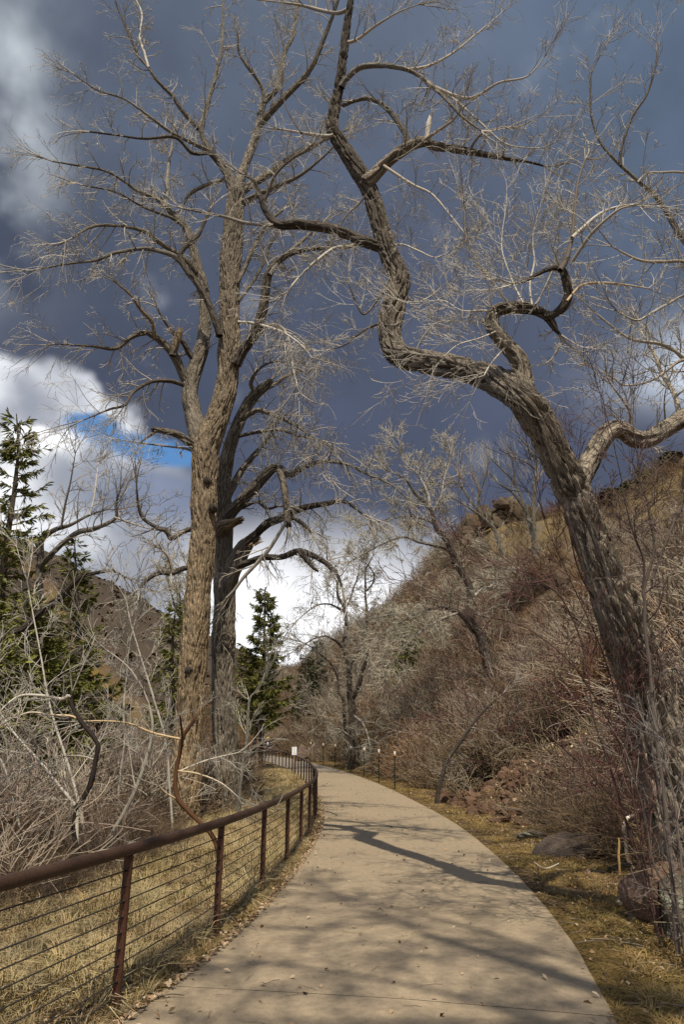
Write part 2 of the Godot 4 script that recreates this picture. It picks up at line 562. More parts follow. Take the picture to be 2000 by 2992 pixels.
# ------------------------------------------------------------------ land and trail
func land_color(x: float, z: float) -> Color:
	var d := -z
	var across := (x - xl(d)) * cos(slant(d))
	var n := rough.get_noise_2d(x * 9.0, z * 9.0)
	var n2 := rough.get_noise_2d(x * 30.0 + 200.0, z * 30.0)
	var straw := Color(0.28, 0.215, 0.105)
	var litter := Color(0.15, 0.10, 0.062)
	var mossy := Color(0.21, 0.145, 0.05)
	if across > 1.5:
		var s := across - 5.2
		var verge := mossy.lerp(litter, smoothstep(-0.25, 0.35, n + 0.6 * n2 + 0.18 * (across - 4.2)))
		var hill := Color(0.19, 0.138, 0.088).lerp(Color(0.21, 0.115, 0.058), smoothstep(0.0, 0.45, n))
		hill = hill.lerp(Color(0.27, 0.20, 0.085), smoothstep(18.0, 27.0, s + n * 10.0) * 0.75)
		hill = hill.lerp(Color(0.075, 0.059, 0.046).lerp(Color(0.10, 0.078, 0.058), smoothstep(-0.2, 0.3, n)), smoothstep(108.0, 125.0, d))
		return verge.lerp(hill, smoothstep(0.0, 2.0, s))
	var leaf := straw.lerp(litter, smoothstep(0.05, 0.4, n2 + n * 0.6))
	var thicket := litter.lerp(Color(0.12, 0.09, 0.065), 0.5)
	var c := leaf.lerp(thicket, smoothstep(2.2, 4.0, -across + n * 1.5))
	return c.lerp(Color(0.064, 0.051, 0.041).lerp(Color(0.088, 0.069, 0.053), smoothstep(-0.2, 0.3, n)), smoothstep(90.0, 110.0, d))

func make_land() -> void:
	var us := PackedFloat32Array()          # metres to the right of the railing
	var u := -0.6
	while u < 6.6:
		us.append(u)
		u += 0.13
	var st := 0.16
	while u < 190.0:
		us.append(u)
		st = minf(st * 1.045, 4.0)
		u += st
	st = 0.16
	u = -0.75
	while u > -230.0:
		us.insert(0, u)
		st = minf(st * 1.06, 5.0)
		u -= st
	var ds := PackedFloat32Array()
	var d := -30.0
	while d < 245.0:
		ds.append(d)
		d += 1.0 if d < 0.0 else clampf(d * 0.018, 0.13, 2.6)
	var v := PackedVector3Array()
	var uv := PackedVector2Array()
	var col := PackedColorArray()
	for dd in ds:
		for uu in us:
			var keep := clampf(1.0 - (absf(uu) - 20.0) / 60.0, 0.0, 1.0)      # far off the columns run straight ahead
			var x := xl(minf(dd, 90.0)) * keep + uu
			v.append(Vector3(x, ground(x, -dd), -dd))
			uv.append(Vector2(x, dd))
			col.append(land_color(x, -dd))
	var o := part("ground", grid_mesh(v, uv, col, ds.size(), us.size(), false, true), M.soil, self)
	o.set_meta("kind", "structure")

func make_trail() -> void:
	var path := Node3D.new()
	path.name = "path"
	add_child(path)
	path.set_meta("kind", "structure")
	var joints := [-12.0, -6.2, -0.8, 6.05, 12.6, 19.0, 25.2, 31.4, 37.6, 43.8, 50.0, 56.2, 62.4, 70.0, 80.0, 92.0]
	for q in joints.size() - 1:
		var from: float = joints[q] + 0.004
		var to: float = joints[q + 1] - 0.004
		var rows := int(ceil((to - from) / 0.25)) + 1
		var v := PackedVector3Array()
		var uv := PackedVector2Array()
		var col := PackedColorArray()
		var tone := rng.randf_range(0.96, 1.03)
		var base := Color(0.305, 0.246, 0.170) if q < 9 else Color(0.24, 0.21, 0.17)
		for r in rows:
			var d := lerpf(from, to, float(r) / (rows - 1))
			var a := slant(d)
			var out := Vector3(cos(a), 0, sin(a))
			var at := Vector3(xl(d), rise(d), -d)
			for c in [[0.14, -0.12], [0.14, -0.012], [0.155, 0.0], [0.16, 0.0], [1.0, 0.012], [1.92, 0.02], [2.6, 0.012], [3.33, 0.0], [3.335, 0.0], [3.35, -0.012], [3.35, -0.12]]:
				var wob := 0.012 * rough.get_noise_2d(d * 40.0, 3.0) if c[0] < 0.5 or c[0] > 3.2 else 0.0
				v.append(at + out * (c[0] + wob) + Vector3(0, c[1], 0))
				uv.append(Vector2(c[0], d))
				col.append(base * tone * (1.0 + 0.09 * rough.get_noise_2d(v[v.size() - 1].x * 25.0, d * 12.0)))
		part("slab", grid_mesh(v, uv, col, rows, 11, false, true), M.concrete, path)

# ------------------------------------------------------------------ trees
var grey_bark := Color(0.27, 0.235, 0.185)
var warm_bark := Color(0.40, 0.295, 0.175)
var dark_bark := Color(0.13, 0.11, 0.09)
var pale_twig := Color(0.44, 0.41, 0.35)

func T_of(kids: Array, up: Array, thin: float, thick: float, curl: float, bark: Color, tip: Color, fork := 0.75, wig := 0.10) -> Dictionary:
	return {"kids": kids, "up": up, "thin": thin, "thick": thick, "curl": curl, "bark": bark, "tip": tip, "fork": fork, "wig": wig}

var twigs: Acc
var habit: Dictionary

# a stem that reaches down into the ground where it stands
func rooted(a: Array) -> Array:
	var g := ground(a[0], a[2])
	if a[1] < g - 0.05: return a
	var lean := Vector3(a[0] - a[4], a[1] - a[5], a[2] - a[6])
	var drop: float = a[1] - g + 0.25
	lean = lean / maxf(-lean.y, 0.3) * minf(drop, 1.2) * 0.5
	var r: float = a[3]
	var low := [a[0] + lean.x, g - 0.25, a[2] + lean.z, r * 1.2]
	if drop > 1.0: low += [a[0] + lean.x * 0.6, g + 0.45 * (a[1] - g), a[2] + lean.z * 0.6, r * 1.06]
	return low + a

# one limb of the tree under way: its bark, and the shoots it bears
func limb(t: Node3D, called: String, a: Array, c0: Color, c1: Color, every := 0.0, lmin := 0.8, lmax := 1.8, lean := Vector3.ZERO, from := 0.15, broken := false, amp := -1.0, gap := 0.085) -> MeshInstance3D:
	if called == "trunk": a = rooted(a)
	var r0: float = a[3]
	var sides := clampi(int(r0 * 220.0), 6, 150)
	var depth := amp if amp >= 0.0 else clampf(r0 * 0.16, 0.0, 0.028)
	var o := part(called, bark_tube(a, sides, clampf(r0 * 0.4, 0.04, 0.06 if r0 > 0.3 else 0.12), depth, gap, c0, c1, broken), M.bark if r0 > 0.05 else M.fine_bark, t)
	if every > 0.0:
		sprout(twigs, a, every, from, lmin, lmax, lean, habit)
	return o

func begin(kids: Array, up: Array, thin: float, thick: float, curl: float, bark: Color, tip: Color, fork := 0.75, wig := 0.10) -> void:
	twigs = Acc.new()
	habit = T_of(kids, up, thin, thick, curl, bark, tip, fork, wig)

func finish(t: Node3D) -> void:
	if twigs.v.size() == 0: return
	var o := part("twigs", twigs.mesh(), M.twig, t)
	o.set_meta("kind", "stuff")

func tree_a() -> void:
	var t := thing("cottonwood_tree", "tall bare cottonwood with warm brown sunlit trunk, left of the trail", "tree")
	begin([4, 3, 1], [0.35, 0.1, -0.25, -0.5], 0.0040, 0.022, 1.2, grey_bark, pale_twig, 0.7)
	var w := warm_bark
	var k := grey_bark
	limb(t, "trunk", [-3.652, -0.602, -17, 0.452,  -3.642, 0.026, -17, 0.398,  -3.634, 0.858, -17, 0.37,  -3.671, 2.311, -17, 0.344,  -3.645, 3.854, -17, 0.333,  -3.65, 5.496, -17, 0.322,  -3.632, 6.887, -17, 0.336,  -3.703, 8.479, -17, 0.334,  -3.7, 9.505, -17, 0.382,  -3.42, 10.435, -17, 0.327,  -3.251, 11.326, -17, 0.308,  -3.246, 12.824, -17, 0.316,  -3.336, 14.018, -17, 0.309,  -3.381, 15.579, -17, 0.324,  -3.356, 16.886, -17, 0.31,  -3.345, 18.248, -17, 0.262], w, k, 1.098, 0.36, 0.88, Vector3.ZERO, 0.5, false, 0.032, 0.058)
	var up := Vector3(0, 0.5, 0)
	limb(t, "limb", [-3.336, 18.074, -17, 0.22,  -3.518, 18.615, -17.018, 0.18,  -3.716, 19.129, -17.035, 0.154,  -3.997, 19.578, -17.052, 0.127,  -4.277, 19.958, -17.067, 0.106,  -4.511, 20.456, -17.083, 0.093,  -4.635, 20.98, -17.099, 0.086,  -4.457, 22.583, -17.145, 0.074,  -4.279, 23.944, -17.182, 0.06,  -4.209, 25.248, -17.216, 0.054,  -4.303, 27.299, -17.266, 0.047,  -4.358, 28.733, -17.3, 0.032], k, pale_twig, 0.308, 0.63, 1.41, up)
	limb(t, "limb", [-3.308, 18.074, -17, 0.178,  -3.24, 18.95, -17.087, 0.154,  -3.1, 19.653, -17.158, 0.142,  -2.822, 21.11, -17.299, 0.124,  -2.67, 22.524, -17.425, 0.112,  -2.256, 23.336, -17.512, 0.098,  -2.02, 25.335, -17.678, 0.086,  -1.807, 26.077, -17.741, 0.071,  -1.663, 27.853, -17.876, 0.057,  -1.574, 29.583, -18, 0.042], k, pale_twig * 0.8, 0.288, 0.63, 1.50, up)
	limb(t, "limb", [-2.903, 21.033, -17.4, 0.117,  -2.687, 21.464, -17.273, 0.117,  -1.954, 22.199, -16.99, 0.102,  -1.078, 23.061, -16.654, 0.087,  -0.497, 24.375, -16.28, 0.066,  -0.132, 25.419, -15.998, 0.051,  0.088, 26.175, -15.8, 0.029], k, k, 0.288, 0.63, 1.41, up)
	limb(t, "limb", [-2.605, 22.016, -17, 0.065,  -2.712, 22.608, -16.844, 0.058,  -3.193, 23.228, -16.629, 0.051,  -3.443, 23.655, -16.497, 0.044,  -3.492, 24.03, -16.4, 0.029], k, k, 0.225, 0.45, 0.88, up)
	limb(t, "limb", [-4.628, 20.999, -17.2, 0.08,  -4.831, 21.139, -17.156, 0.08,  -5.353, 21.747, -17.018, 0.073,  -5.66, 22.218, -16.925, 0.065,  -6.183, 22.747, -16.797, 0.058,  -6.494, 23.225, -16.704, 0.051,  -6.877, 23.696, -16.603, 0.044,  -7.215, 24.528, -16.464, 0.037,  -7.6, 25.368, -16.322, 0.03,  -7.854, 26.145, -16.2, 0.022], dark_bark, k, 0.267, 0.63, 1.32, up)
	limb(t, "limb", [-6.454, 23.091, -16.6, 0.044,  -6.702, 23.913, -16.691, 0.044,  -6.957, 24.758, -16.782, 0.037,  -7.037, 25.999, -16.907, 0.031,  -7.352, 26.904, -17, 0.023], pale_twig, pale_twig, 0.225, 0.45, 0.88, up)
	limb(t, "limb", [-3.985, 19.524, -17, 0.084,  -4.195, 19.76, -16.916, 0.077,  -4.871, 19.997, -16.714, 0.063,  -5.406, 20.182, -16.553, 0.056,  -5.878, 20.463, -16.398, 0.049,  -6.415, 20.804, -16.218, 0.041,  -6.943, 21.062, -16.048, 0.034,  -7.703, 21.153, -15.82, 0.027,  -8.351, 21.523, -15.6, 0.02], k, pale_twig, 0.225, 0.63, 1.41, up)
	limb(t, "limb", [-3.981, 19.451, -17, 0.063,  -4.248, 19.662, -16.857, 0.063,  -4.752, 19.483, -16.656, 0.055,  -5.269, 19.818, -16.388, 0.048,  -6.091, 19.375, -16.035, 0.04,  -6.779, 19.177, -15.73, 0.033,  -7.493, 18.946, -15.4, 0.026], dark_bark, dark_bark, 0.256, 0.54, 1.23, Vector3(0, -0.1, 0))
	limb(t, "limb", [-3.459, 18.862, -17, 0.083,  -3.683, 18.866, -17.092, 0.077,  -4.44, 18.901, -17.396, 0.064,  -4.975, 18.771, -17.63, 0.057,  -5.205, 18.485, -17.8, 0.036], pale_twig, k, 0.3, 0.5, 1.1)
	limb(t, "limb", [-3.259, 18.442, -17.2, 0.153,  -2.895, 19.027, -17.433, 0.128,  -2.447, 19.654, -17.693, 0.109,  -1.85, 20.694, -18.061, 0.09,  -1.28, 21.39, -18.35, 0.076,  -0.609, 22.253, -18.682, 0.055,  0.096, 23.019, -19, 0.032], k, k, 0.256, 0.63, 1.50, up)
	limb(t, "limb", [-3.223, 17.73, -17, 0.123,  -2.842, 17.854, -16.86, 0.102,  -2.421, 17.964, -16.708, 0.081,  -1.936, 18.05, -16.536, 0.067,  -1.252, 18.222, -16.282, 0.053,  -0.582, 18.603, -15.992, 0.033,  -0.184, 18.91, -15.8, 0.02], k, pale_twig, 0.256, 0.63, 1.41, up)
	# the second stem at the left
	limb(t, "stem", [-3.834, 9.375, -17, 0.238,  -4.031, 10.016, -17.047, 0.253,  -4.287, 11.002, -17.117, 0.234,  -4.294, 11.657, -17.161, 0.225,  -4.117, 12.558, -17.223, 0.21,  -4.065, 13.02, -17.253, 0.199,  -4.094, 13.886, -17.307, 0.189,  -4.235, 14.864, -17.365, 0.173,  -4.518, 15.877, -17.426, 0.156,  -4.716, 16.626, -17.469, 0.137,  -4.984, 17.342, -17.51, 0.118,  -5.695, 18.182, -17.572, 0.092,  -6.018, 18.563, -17.6, 0.071], k, k, 0.512, 0.54, 1.14, Vector3(-0.2, 0.2, 0), 0.3, false, 0.02)
	var dn := Vector3(-0.25, 0.05, 0)
	habit.up = [-0.15, -0.35, -0.6, -0.7]
	limb(t, "limb", [-5.825, 18.296, -17.6, 0.071,  -5.906, 18.485, -17.519, 0.071,  -6.491, 18.518, -17.278, 0.056,  -7.378, 18.898, -16.862, 0.041,  -8.201, 18.794, -16.504, 0.034,  -8.873, 18.65, -16.2, 0.02], k, k, 0.205, 0.72, 1.67, dn)
	limb(t, "limb", [-5.667, 18.02, -17.4, 0.063,  -5.709, 18.706, -17.563, 0.064,  -5.846, 20.008, -17.858, 0.059,  -5.916, 21.636, -18.211, 0.046,  -5.988, 22.549, -18.4, 0.031], pale_twig, pale_twig, 0.256, 0.45, 1.06, dn)
	limb(t, "limb", [-5.022, 17.243, -17.4, 0.062,  -5.324, 17.377, -17.171, 0.055,  -6.073, 17.339, -16.674, 0.04,  -6.785, 17.417, -16.146, 0.033,  -7.532, 17.125, -15.6, 0.019], k, k, 0.225, 0.63, 1.41, dn)
	limb(t, "limb", [-4.341, 11.51, -17.2, 0.156,  -4.471, 11.635, -17.123, 0.149,  -4.765, 12.184, -16.857, 0.124,  -5.113, 12.544, -16.637, 0.105,  -5.508, 12.703, -16.446, 0.086,  -5.861, 12.447, -16.272, 0.067,  -6.168, 11.967, -16.068, 0.053,  -6.718, 11.866, -15.805, 0.035,  -7.524, 11.672, -15.4, 0.017], k, k, 0.205, 0.63, 1.41, dn)
	limb(t, "stub", [-4.744, 12.067, -16.6, 0.11,  -4.686, 12.39, -16.553, 0.104,  -4.604, 12.754, -16.5, 0.092], k, warm_bark, 0.0, 0, 0, dn, 0, true)
	limb(t, "limb", [-5.233, 12.502, -16.4, 0.055,  -5.25, 12.714, -16.251, 0.055,  -5.314, 12.9, -16.108, 0.054,  -5.517, 13.05, -15.918, 0.048,  -5.762, 13.334, -15.629, 0.036,  -6.005, 13.486, -15.4, 0.029], warm_bark, warm_bark, 0.308, 0.36, 0.88, dn, 0.15, true)
	limb(t, "limb", [-4.186, 12.152, -17.2, 0.082,  -4.379, 12.373, -17.021, 0.075,  -4.545, 12.64, -16.829, 0.075,  -4.767, 12.812, -16.652, 0.062,  -5.04, 13.102, -16.398, 0.037,  -5.197, 13.366, -16.2, 0.031], dark_bark, k, 0.308, 0.36, 0.88, dn)
	limb(t, "limb", [-4.355, 11.313, -17.1, 0.068,  -4.486, 11.356, -17.004, 0.068,  -4.804, 11.369, -16.785, 0.061,  -5.251, 11.162, -16.472, 0.048,  -5.588, 10.675, -16.153, 0.047,  -5.691, 10.15, -15.903, 0.034,  -5.979, 9.891, -15.65, 0.028,  -6.422, 9.354, -15.2, 0.016], dark_bark, k, 0.164, 0.72, 1.67, dn + Vector3(0, -0.3, 0))
	limb(t, "stub", [-3.953, 9.375, -17, 0.119,  -4.069, 9.459, -16.843, 0.112,  -4.356, 9.56, -16.508, 0.099,  -4.677, 9.537, -16.168, 0.08,  -4.835, 9.48, -16, 0.074], k, k, 0, 0, 0, dn, 0, true)
	limb(t, "limb", [-4.891, 9.626, -16.3, 0.046,  -4.948, 9.458, -16.136, 0.046,  -5.027, 9.203, -15.887, 0.034,  -5.108, 8.911, -15.6, 0.016], dark_bark, dark_bark)
	limb(t, "limb", [-4.044, 9.31, -17, 0.042,  -4.237, 9.331, -16.845, 0.035,  -4.532, 9.276, -16.613, 0.029,  -5.003, 9.175, -16.226, 0.023,  -5.492, 9.076, -15.8, 0.011], k, k, 0.205, 0.45, 1.32, dn)
	limb(t, "limb", [-3.474, 12.706, -16.6, 0.111,  -3.563, 13.046, -16.57, 0.112,  -3.803, 13.665, -16.513, 0.1,  -4.147, 14.291, -16.452, 0.095,  -4.554, 14.853, -16.393, 0.089,  -4.741, 15.239, -16.357, 0.076,  -4.593, 15.571, -16.326, 0.07,  -4.286, 15.853, -16.288, 0.058,  -4.08, 16.368, -16.241, 0.052,  -3.922, 16.846, -16.2, 0.032], dark_bark, grey_bark, 0.410, 0.45, 1.06, dn)
	limb(t, "limb", [-4.684, 15.078, -16.5, 0.077,  -4.896, 15.246, -16.365, 0.077,  -5.183, 15.282, -16.223, 0.07,  -5.679, 15.202, -15.981, 0.056,  -6.385, 14.737, -15.607, 0.049,  -6.698, 14.35, -15.405, 0.042,  -7.38, 13.88, -15.005, 0.029,  -8, 13.346, -14.6, 0.017], pale_twig * 0.8, k, 0.174, 0.72, 1.76, dn)
	limb(t, "limb", [-4.434, 15.34, -17.2, 0.086,  -4.67, 15.566, -16.985, 0.086,  -4.904, 15.667, -16.816, 0.085,  -5.417, 15.837, -16.452, 0.071,  -5.803, 15.98, -16.163, 0.058,  -6.473, 15.786, -15.717, 0.044,  -6.984, 15.409, -15.346, 0.037,  -7.314, 14.734, -15, 0.024], k, k, 0.185, 0.72, 1.67, dn)
	# right-hand limbs
	var rt := Vector3(0.35, 0, 0)
	limb(t, "limb", [-3.005, 11.909, -16.8, 0.16,  -2.86, 12.185, -16.721, 0.154,  -2.395, 12.927, -16.5, 0.148,  -2.218, 13.667, -16.313, 0.142,  -2.137, 14.29, -16.159, 0.124,  -1.978, 14.635, -16.066, 0.106,  -1.666, 14.884, -15.965, 0.075,  -1.164, 15.003, -15.835, 0.062,  -0.54, 14.979, -15.682, 0.049,  0.073, 14.939, -15.529, 0.03,  0.558, 15.037, -15.4, 0.018], dark_bark, k, 0.225, 0.72, 1.76, rt)
	limb(t, "limb", [-2.035, 14.235, -15.9, 0.067,  -1.795, 14.805, -16.052, 0.069,  -1.507, 15.306, -16.196, 0.063,  -1.084, 15.936, -16.383, 0.052,  -0.581, 16.692, -16.6, 0.033], pale_twig * 0.8, k, 0.225, 0.63, 1.41, rt)
	limb(t, "limb", [-3.031, 13.376, -16.9, 0.044,  -2.604, 13.146, -16.609, 0.044,  -2.118, 12.792, -16.261, 0.037,  -1.585, 12.319, -15.851, 0.03,  -1.071, 11.631, -15.378, 0.023,  -0.761, 11.004, -15, 0.017], pale_twig, pale_twig, 0.185, 0.63, 1.50, rt + Vector3(0, -0.4, 0))
	limb(t, "limb", [-3.067, 14.098, -16.9, 0.058,  -2.789, 14.661, -17.036, 0.052,  -2.458, 15.612, -17.239, 0.047,  -2.243, 16.59, -17.426, 0.041,  -1.87, 17.422, -17.6, 0.028], k, k, 0.205, 0.63, 1.41, rt)
	limb(t, "limb", [-2.274, 12.644, -16.4, 0.049,  -2, 12.845, -16.276, 0.049,  -1.682, 12.701, -16.169, 0.048,  -1.48, 12.27, -16.047, 0.042,  -1.323, 11.375, -15.813, 0.035,  -1.177, 10.597, -15.6, 0.023], k, pale_twig, 0.185, 0.63, 1.41, rt + Vector3(0, -0.5, 0))
	limb(t, "limb", [-3.15, 14.712, -16.9, 0.078,  -2.963, 15.416, -17.095, 0.073,  -2.716, 16.559, -17.39, 0.068,  -2.374, 17.662, -17.675, 0.056,  -1.922, 18.399, -17.9, 0.036], k, k, 0.256, 0.54, 1.23, rt)
	# low dead limbs
	habit.up = [0.1, -0.1, -0.2, -0.2]
	limb(t, "limb", [-3.811, 7.25, -17.2, 0.075,  -3.948, 7.151, -17.115, 0.069,  -4.174, 7.024, -16.982, 0.068,  -4.402, 6.797, -16.82, 0.073,  -4.533, 6.96, -16.702, 0.062,  -4.751, 7.013, -16.572, 0.05,  -5.096, 7.247, -16.327, 0.039,  -5.168, 7.808, -16, 0.022], dark_bark, k, 0.246, 0.36, 1.06, Vector3(-0.2, 0, 0))
	limb(t, "limb", [-3.763, 6.06, -17.2, 0.062,  -3.893, 6.071, -17.062, 0.062,  -4.071, 5.999, -16.871, 0.067,  -4.273, 5.822, -16.615, 0.071,  -4.522, 5.751, -16.33, 0.064,  -4.728, 5.475, -15.998, 0.052,  -4.776, 5.249, -15.8, 0.031], dark_bark, dark_bark, 0.359, 0.36, 0.88, Vector3(-0.2, 0, 0), 0.15, true)
	limb(t, "limb", [-4.249, 5.829, -16.6, 0.044,  -4.331, 6.164, -16.42, 0.038,  -4.479, 6.333, -16.3, 0.027], k, k, 0.25, 0.3, 0.8)
	part("knot", knot_mesh(), M.bark, t, Vector3(-3.367, 7.586, -17)+Vector3(0, 0, 0.33))
	part("knot", knot_mesh(), M.bark, t, Vector3(-3.578, 8.353, -17)+Vector3(0, 0, 0.30))
	part("knot", knot_mesh(), M.bark, t, Vector3(-3.67, 3.454, -17)+Vector3(0, 0, 0.32))
	finish(t)

func knot_mesh() -> Mesh:
	return bark_tube([0, 0, -0.14, 0.13, 0, 0, 0, 0.11, 0, 0.005, 0.05, 0.07, 0, 0.01, 0.03, 0.035], 10, 0.03, 0.02, 0.05, dark_bark, dark_bark)

func tree_b() -> void:
	var t := thing("cottonwood_tree", "grey furrowed cottonwood just behind and right of the brown trunk, torn limb showing pale wood", "tree")
	begin([4, 3, 1], [-0.2, -0.4, -0.6, -0.6], 0.0044, 0.022, 1.2, grey_bark, pale_twig, 0.75)
	var k := grey_bark
	limb(t, "trunk", [-3.026, -0.588, -20, 0.442,  -3.114, 0.161, -20, 0.389,  -3.267, 1.838, -20, 0.34,  -3.405, 3.617, -20, 0.325,  -3.463, 4.865, -20, 0.339,  -3.524, 6.166, -20, 0.333,  -3.654, 7.523, -20, 0.327,  -3.755, 8.797, -20, 0.299,  -3.759, 9.823, -20, 0.249,  -3.594, 10.883, -20, 0.218,  -3.292, 11.897, -20, 0.2,  -2.938, 12.618, -20, 0.187,  -2.592, 12.976, -20, 0.145,  -2.355, 13.271, -20, 0.087], k, k, 0.586, 0.54, 1.14, Vector3.ZERO, 0.5, false, 0.034, 0.07)
	var rt := Vector3(0.3, 0.1, 0)
	limb(t, "limb", [-3.655, 8.013, -20, 0.202,  -3.537, 8.386, -19.887, 0.188,  -3.104, 8.862, -19.701, 0.175,  -2.63, 9.321, -19.511, 0.168,  -2.184, 9.754, -19.331, 0.154,  -1.91, 9.766, -19.255, 0.134,  -1.602, 9.509, -19.156, 0.099,  -1.068, 9.725, -18.988, 0.073,  -0.577, 9.807, -18.845, 0.059,  0.078, 9.67, -18.658, 0.052,  0.715, 9.263, -18.452, 0.045,  1.452, 8.798, -18.206, 0.031,  1.914, 8.218, -18, 0.018], dark_bark, pale_twig, 0.293, 0.63, 1.58, rt)
	limb(t, "limb", [-1.886, 9.574, -18.9, 0.098,  -1.717, 8.973, -18.797, 0.103,  -1.611, 8.245, -18.672, 0.095,  -1.569, 7.834, -18.6, 0.107], k, dark_bark, 0.293, 0.45, 1.14, rt, 0.1, true)
	limb(t, "limb", [-3.498, 6.166, -20, 0.326,  -3.346, 6.592, -19.884, 0.301,  -3.128, 7.019, -19.762, 0.268,  -2.935, 7.396, -19.654, 0.229,  -2.777, 7.543, -19.6, 0.17], k, k, 0, 0, 0, rt, 0, true)
	var torn := Acc.new()
	for q in 26:
		var p := Vector3(rng.randf_range(-0.2, 0.1), rng.randf_range(-0.16, 0.0), rng.randf_range(-0.06, 0.08))
		var d := (Vector3(0.75, 0.5, 0.0) + rand_dir() * 0.22).normalized()
		var l := rng.randf_range(0.14, 0.42)
		torn.blade(p, p + d * l * 0.5 + rand_dir() * 0.015, p + d * l, d.cross(rand_dir()).normalized() * rng.randf_range(0.012, 0.035), (Vector3(0, 0.4, 1) + rand_dir() * 0.5).normalized(), Color(0.50, 0.36, 0.185).lerp(Color(0.62, 0.50, 0.32), rng.randf()))
	part("torn_wood", torn.mesh(), M.twig, t, Vector3(-2.682, 7.443, -19.4))
	limb(t, "limb", [-2.9, 7.357, -20, 0.113,  -2.64, 7.77, -19.802, 0.119,  -2.273, 8.096, -19.605, 0.126,  -1.893, 8.211, -19.45, 0.125,  -1.224, 8.434, -19.17, 0.098,  -0.567, 8.479, -18.912, 0.077,  0.076, 8.455, -18.656, 0.057,  0.598, 7.991, -18.4, 0.031], dark_bark, dark_bark, 0.274, 0.45, 1.23, rt)
	limb(t, "limb", [-3.053, 6.761, -19.6, 0.11,  -2.842, 6.817, -19.457, 0.103,  -2.318, 6.896, -19.112, 0.095,  -1.713, 6.816, -18.724, 0.087,  -1.235, 6.888, -18.386, 0.086,  -0.892, 6.733, -18.146, 0.078,  -0.544, 6.487, -17.876, 0.071,  -0.255, 6.188, -17.613, 0.058,  -0.091, 5.913, -17.41, 0.04,  0, 5.598, -17.2, 0.022], dark_bark, dark_bark, 0.274, 0.45, 1.32, rt)
	limb(t, "limb", [-1.153, 6.67, -17.7, 0.059,  -0.918, 6.391, -17.563, 0.064,  -0.736, 6.159, -17.45, 0.046,  -0.642, 6.075, -17.4, 0.029], dark_bark, dark_bark, 0, 0, 0, rt, 0, true)
	limb(t, "hung_branch", [-1.634, 7.722, -18.5, 0.05,  -2.062, 7.053, -18.65, 0.056,  -2.43, 6.632, -18.755, 0.056,  -2.797, 6.251, -18.856, 0.05,  -3.039, 5.915, -18.935, 0.043,  -3.284, 5.678, -19, 0.031], pale_twig * 0.75, pale_twig * 0.6, 0.342, 0.72, 1.58, Vector3(0.1, -0.9, 0))
	limb(t, "stub", [-3.77, 7.811, -19.8, 0.226,  -3.582, 7.998, -19.561, 0.198,  -3.345, 8.022, -19.379, 0.157,  -3.11, 8.032, -19.2, 0.11], k, warm_bark, 0, 0, 0, rt, 0, true)
	limb(t, "limb", [-3.755, 8.797, -20, 0.15,  -3.531, 9.478, -20.255, 0.125,  -3.295, 10.184, -20.511, 0.107,  -2.893, 10.932, -20.801, 0.087,  -2.44, 11.713, -21.099, 0.067,  -2.199, 12.696, -21.4, 0.038], k, k, 0.244, 0.72, 1.58, rt)
	limb(t, "limb", [-3.246, 11.818, -20, 0.093,  -2.737, 11.993, -19.727, 0.085,  -2.209, 11.707, -19.476, 0.076,  -1.694, 11.344, -19.213, 0.061,  -1.121, 10.81, -18.887, 0.047,  -0.767, 10.08, -18.561, 0.032,  -0.555, 9.228, -18.2, 0.019], k, pale_twig, 0.166, 0.81, 1.76, rt)
	limb(t, "limb", [-2.66, 12.861, -20, 0.087,  -2.289, 13.39, -20.497, 0.074,  -1.9, 14.042, -21.031, 0.061,  -1.476, 14.495, -21.5, 0.039], k, k, 0.156, 0.72, 1.58, rt)
	limb(t, "limb", [-2.797, 12.699, -20, 0.072,  -2.987, 12.939, -19.706, 0.064,  -2.745, 13.226, -19.367, 0.05,  -2.287, 13.327, -19.004, 0.035,  -1.693, 13.08, -18.6, 0.02], k, k, 0.176, 0.72, 1.58, rt)
	limb(t, "limb", [-3.371, 11.192, -20, 0.063,  -2.695, 11.18, -19.653, 0.056,  -1.964, 11.073, -19.276, 0.048,  -1.252, 10.662, -18.883, 0.033,  -0.573, 10.337, -18.5, 0.02], dark_bark, k, 0.156, 0.72, 1.76, rt + Vector3(0, -0.3, 0))
	limb(t, "limb", [-1.632, 8.202, -19.3, 0.065,  -1.332, 8.019, -18.957, 0.058,  -1.05, 7.689, -18.56, 0.05,  -0.843, 7.355, -18.2, 0.024], dark_bark, dark_bark, 0.244, 0.36, 0.97, rt)
	limb(t, "limb", [-3.444, 8.581, -20, 0.068,  -3.003, 8.695, -19.712, 0.06,  -2.571, 8.739, -19.44, 0.053,  -2.245, 8.448, -19.211, 0.046,  -1.913, 8.442, -19, 0.032], dark_bark, dark_bark, 0.293, 0.45, 1.06, rt)
	finish(t)

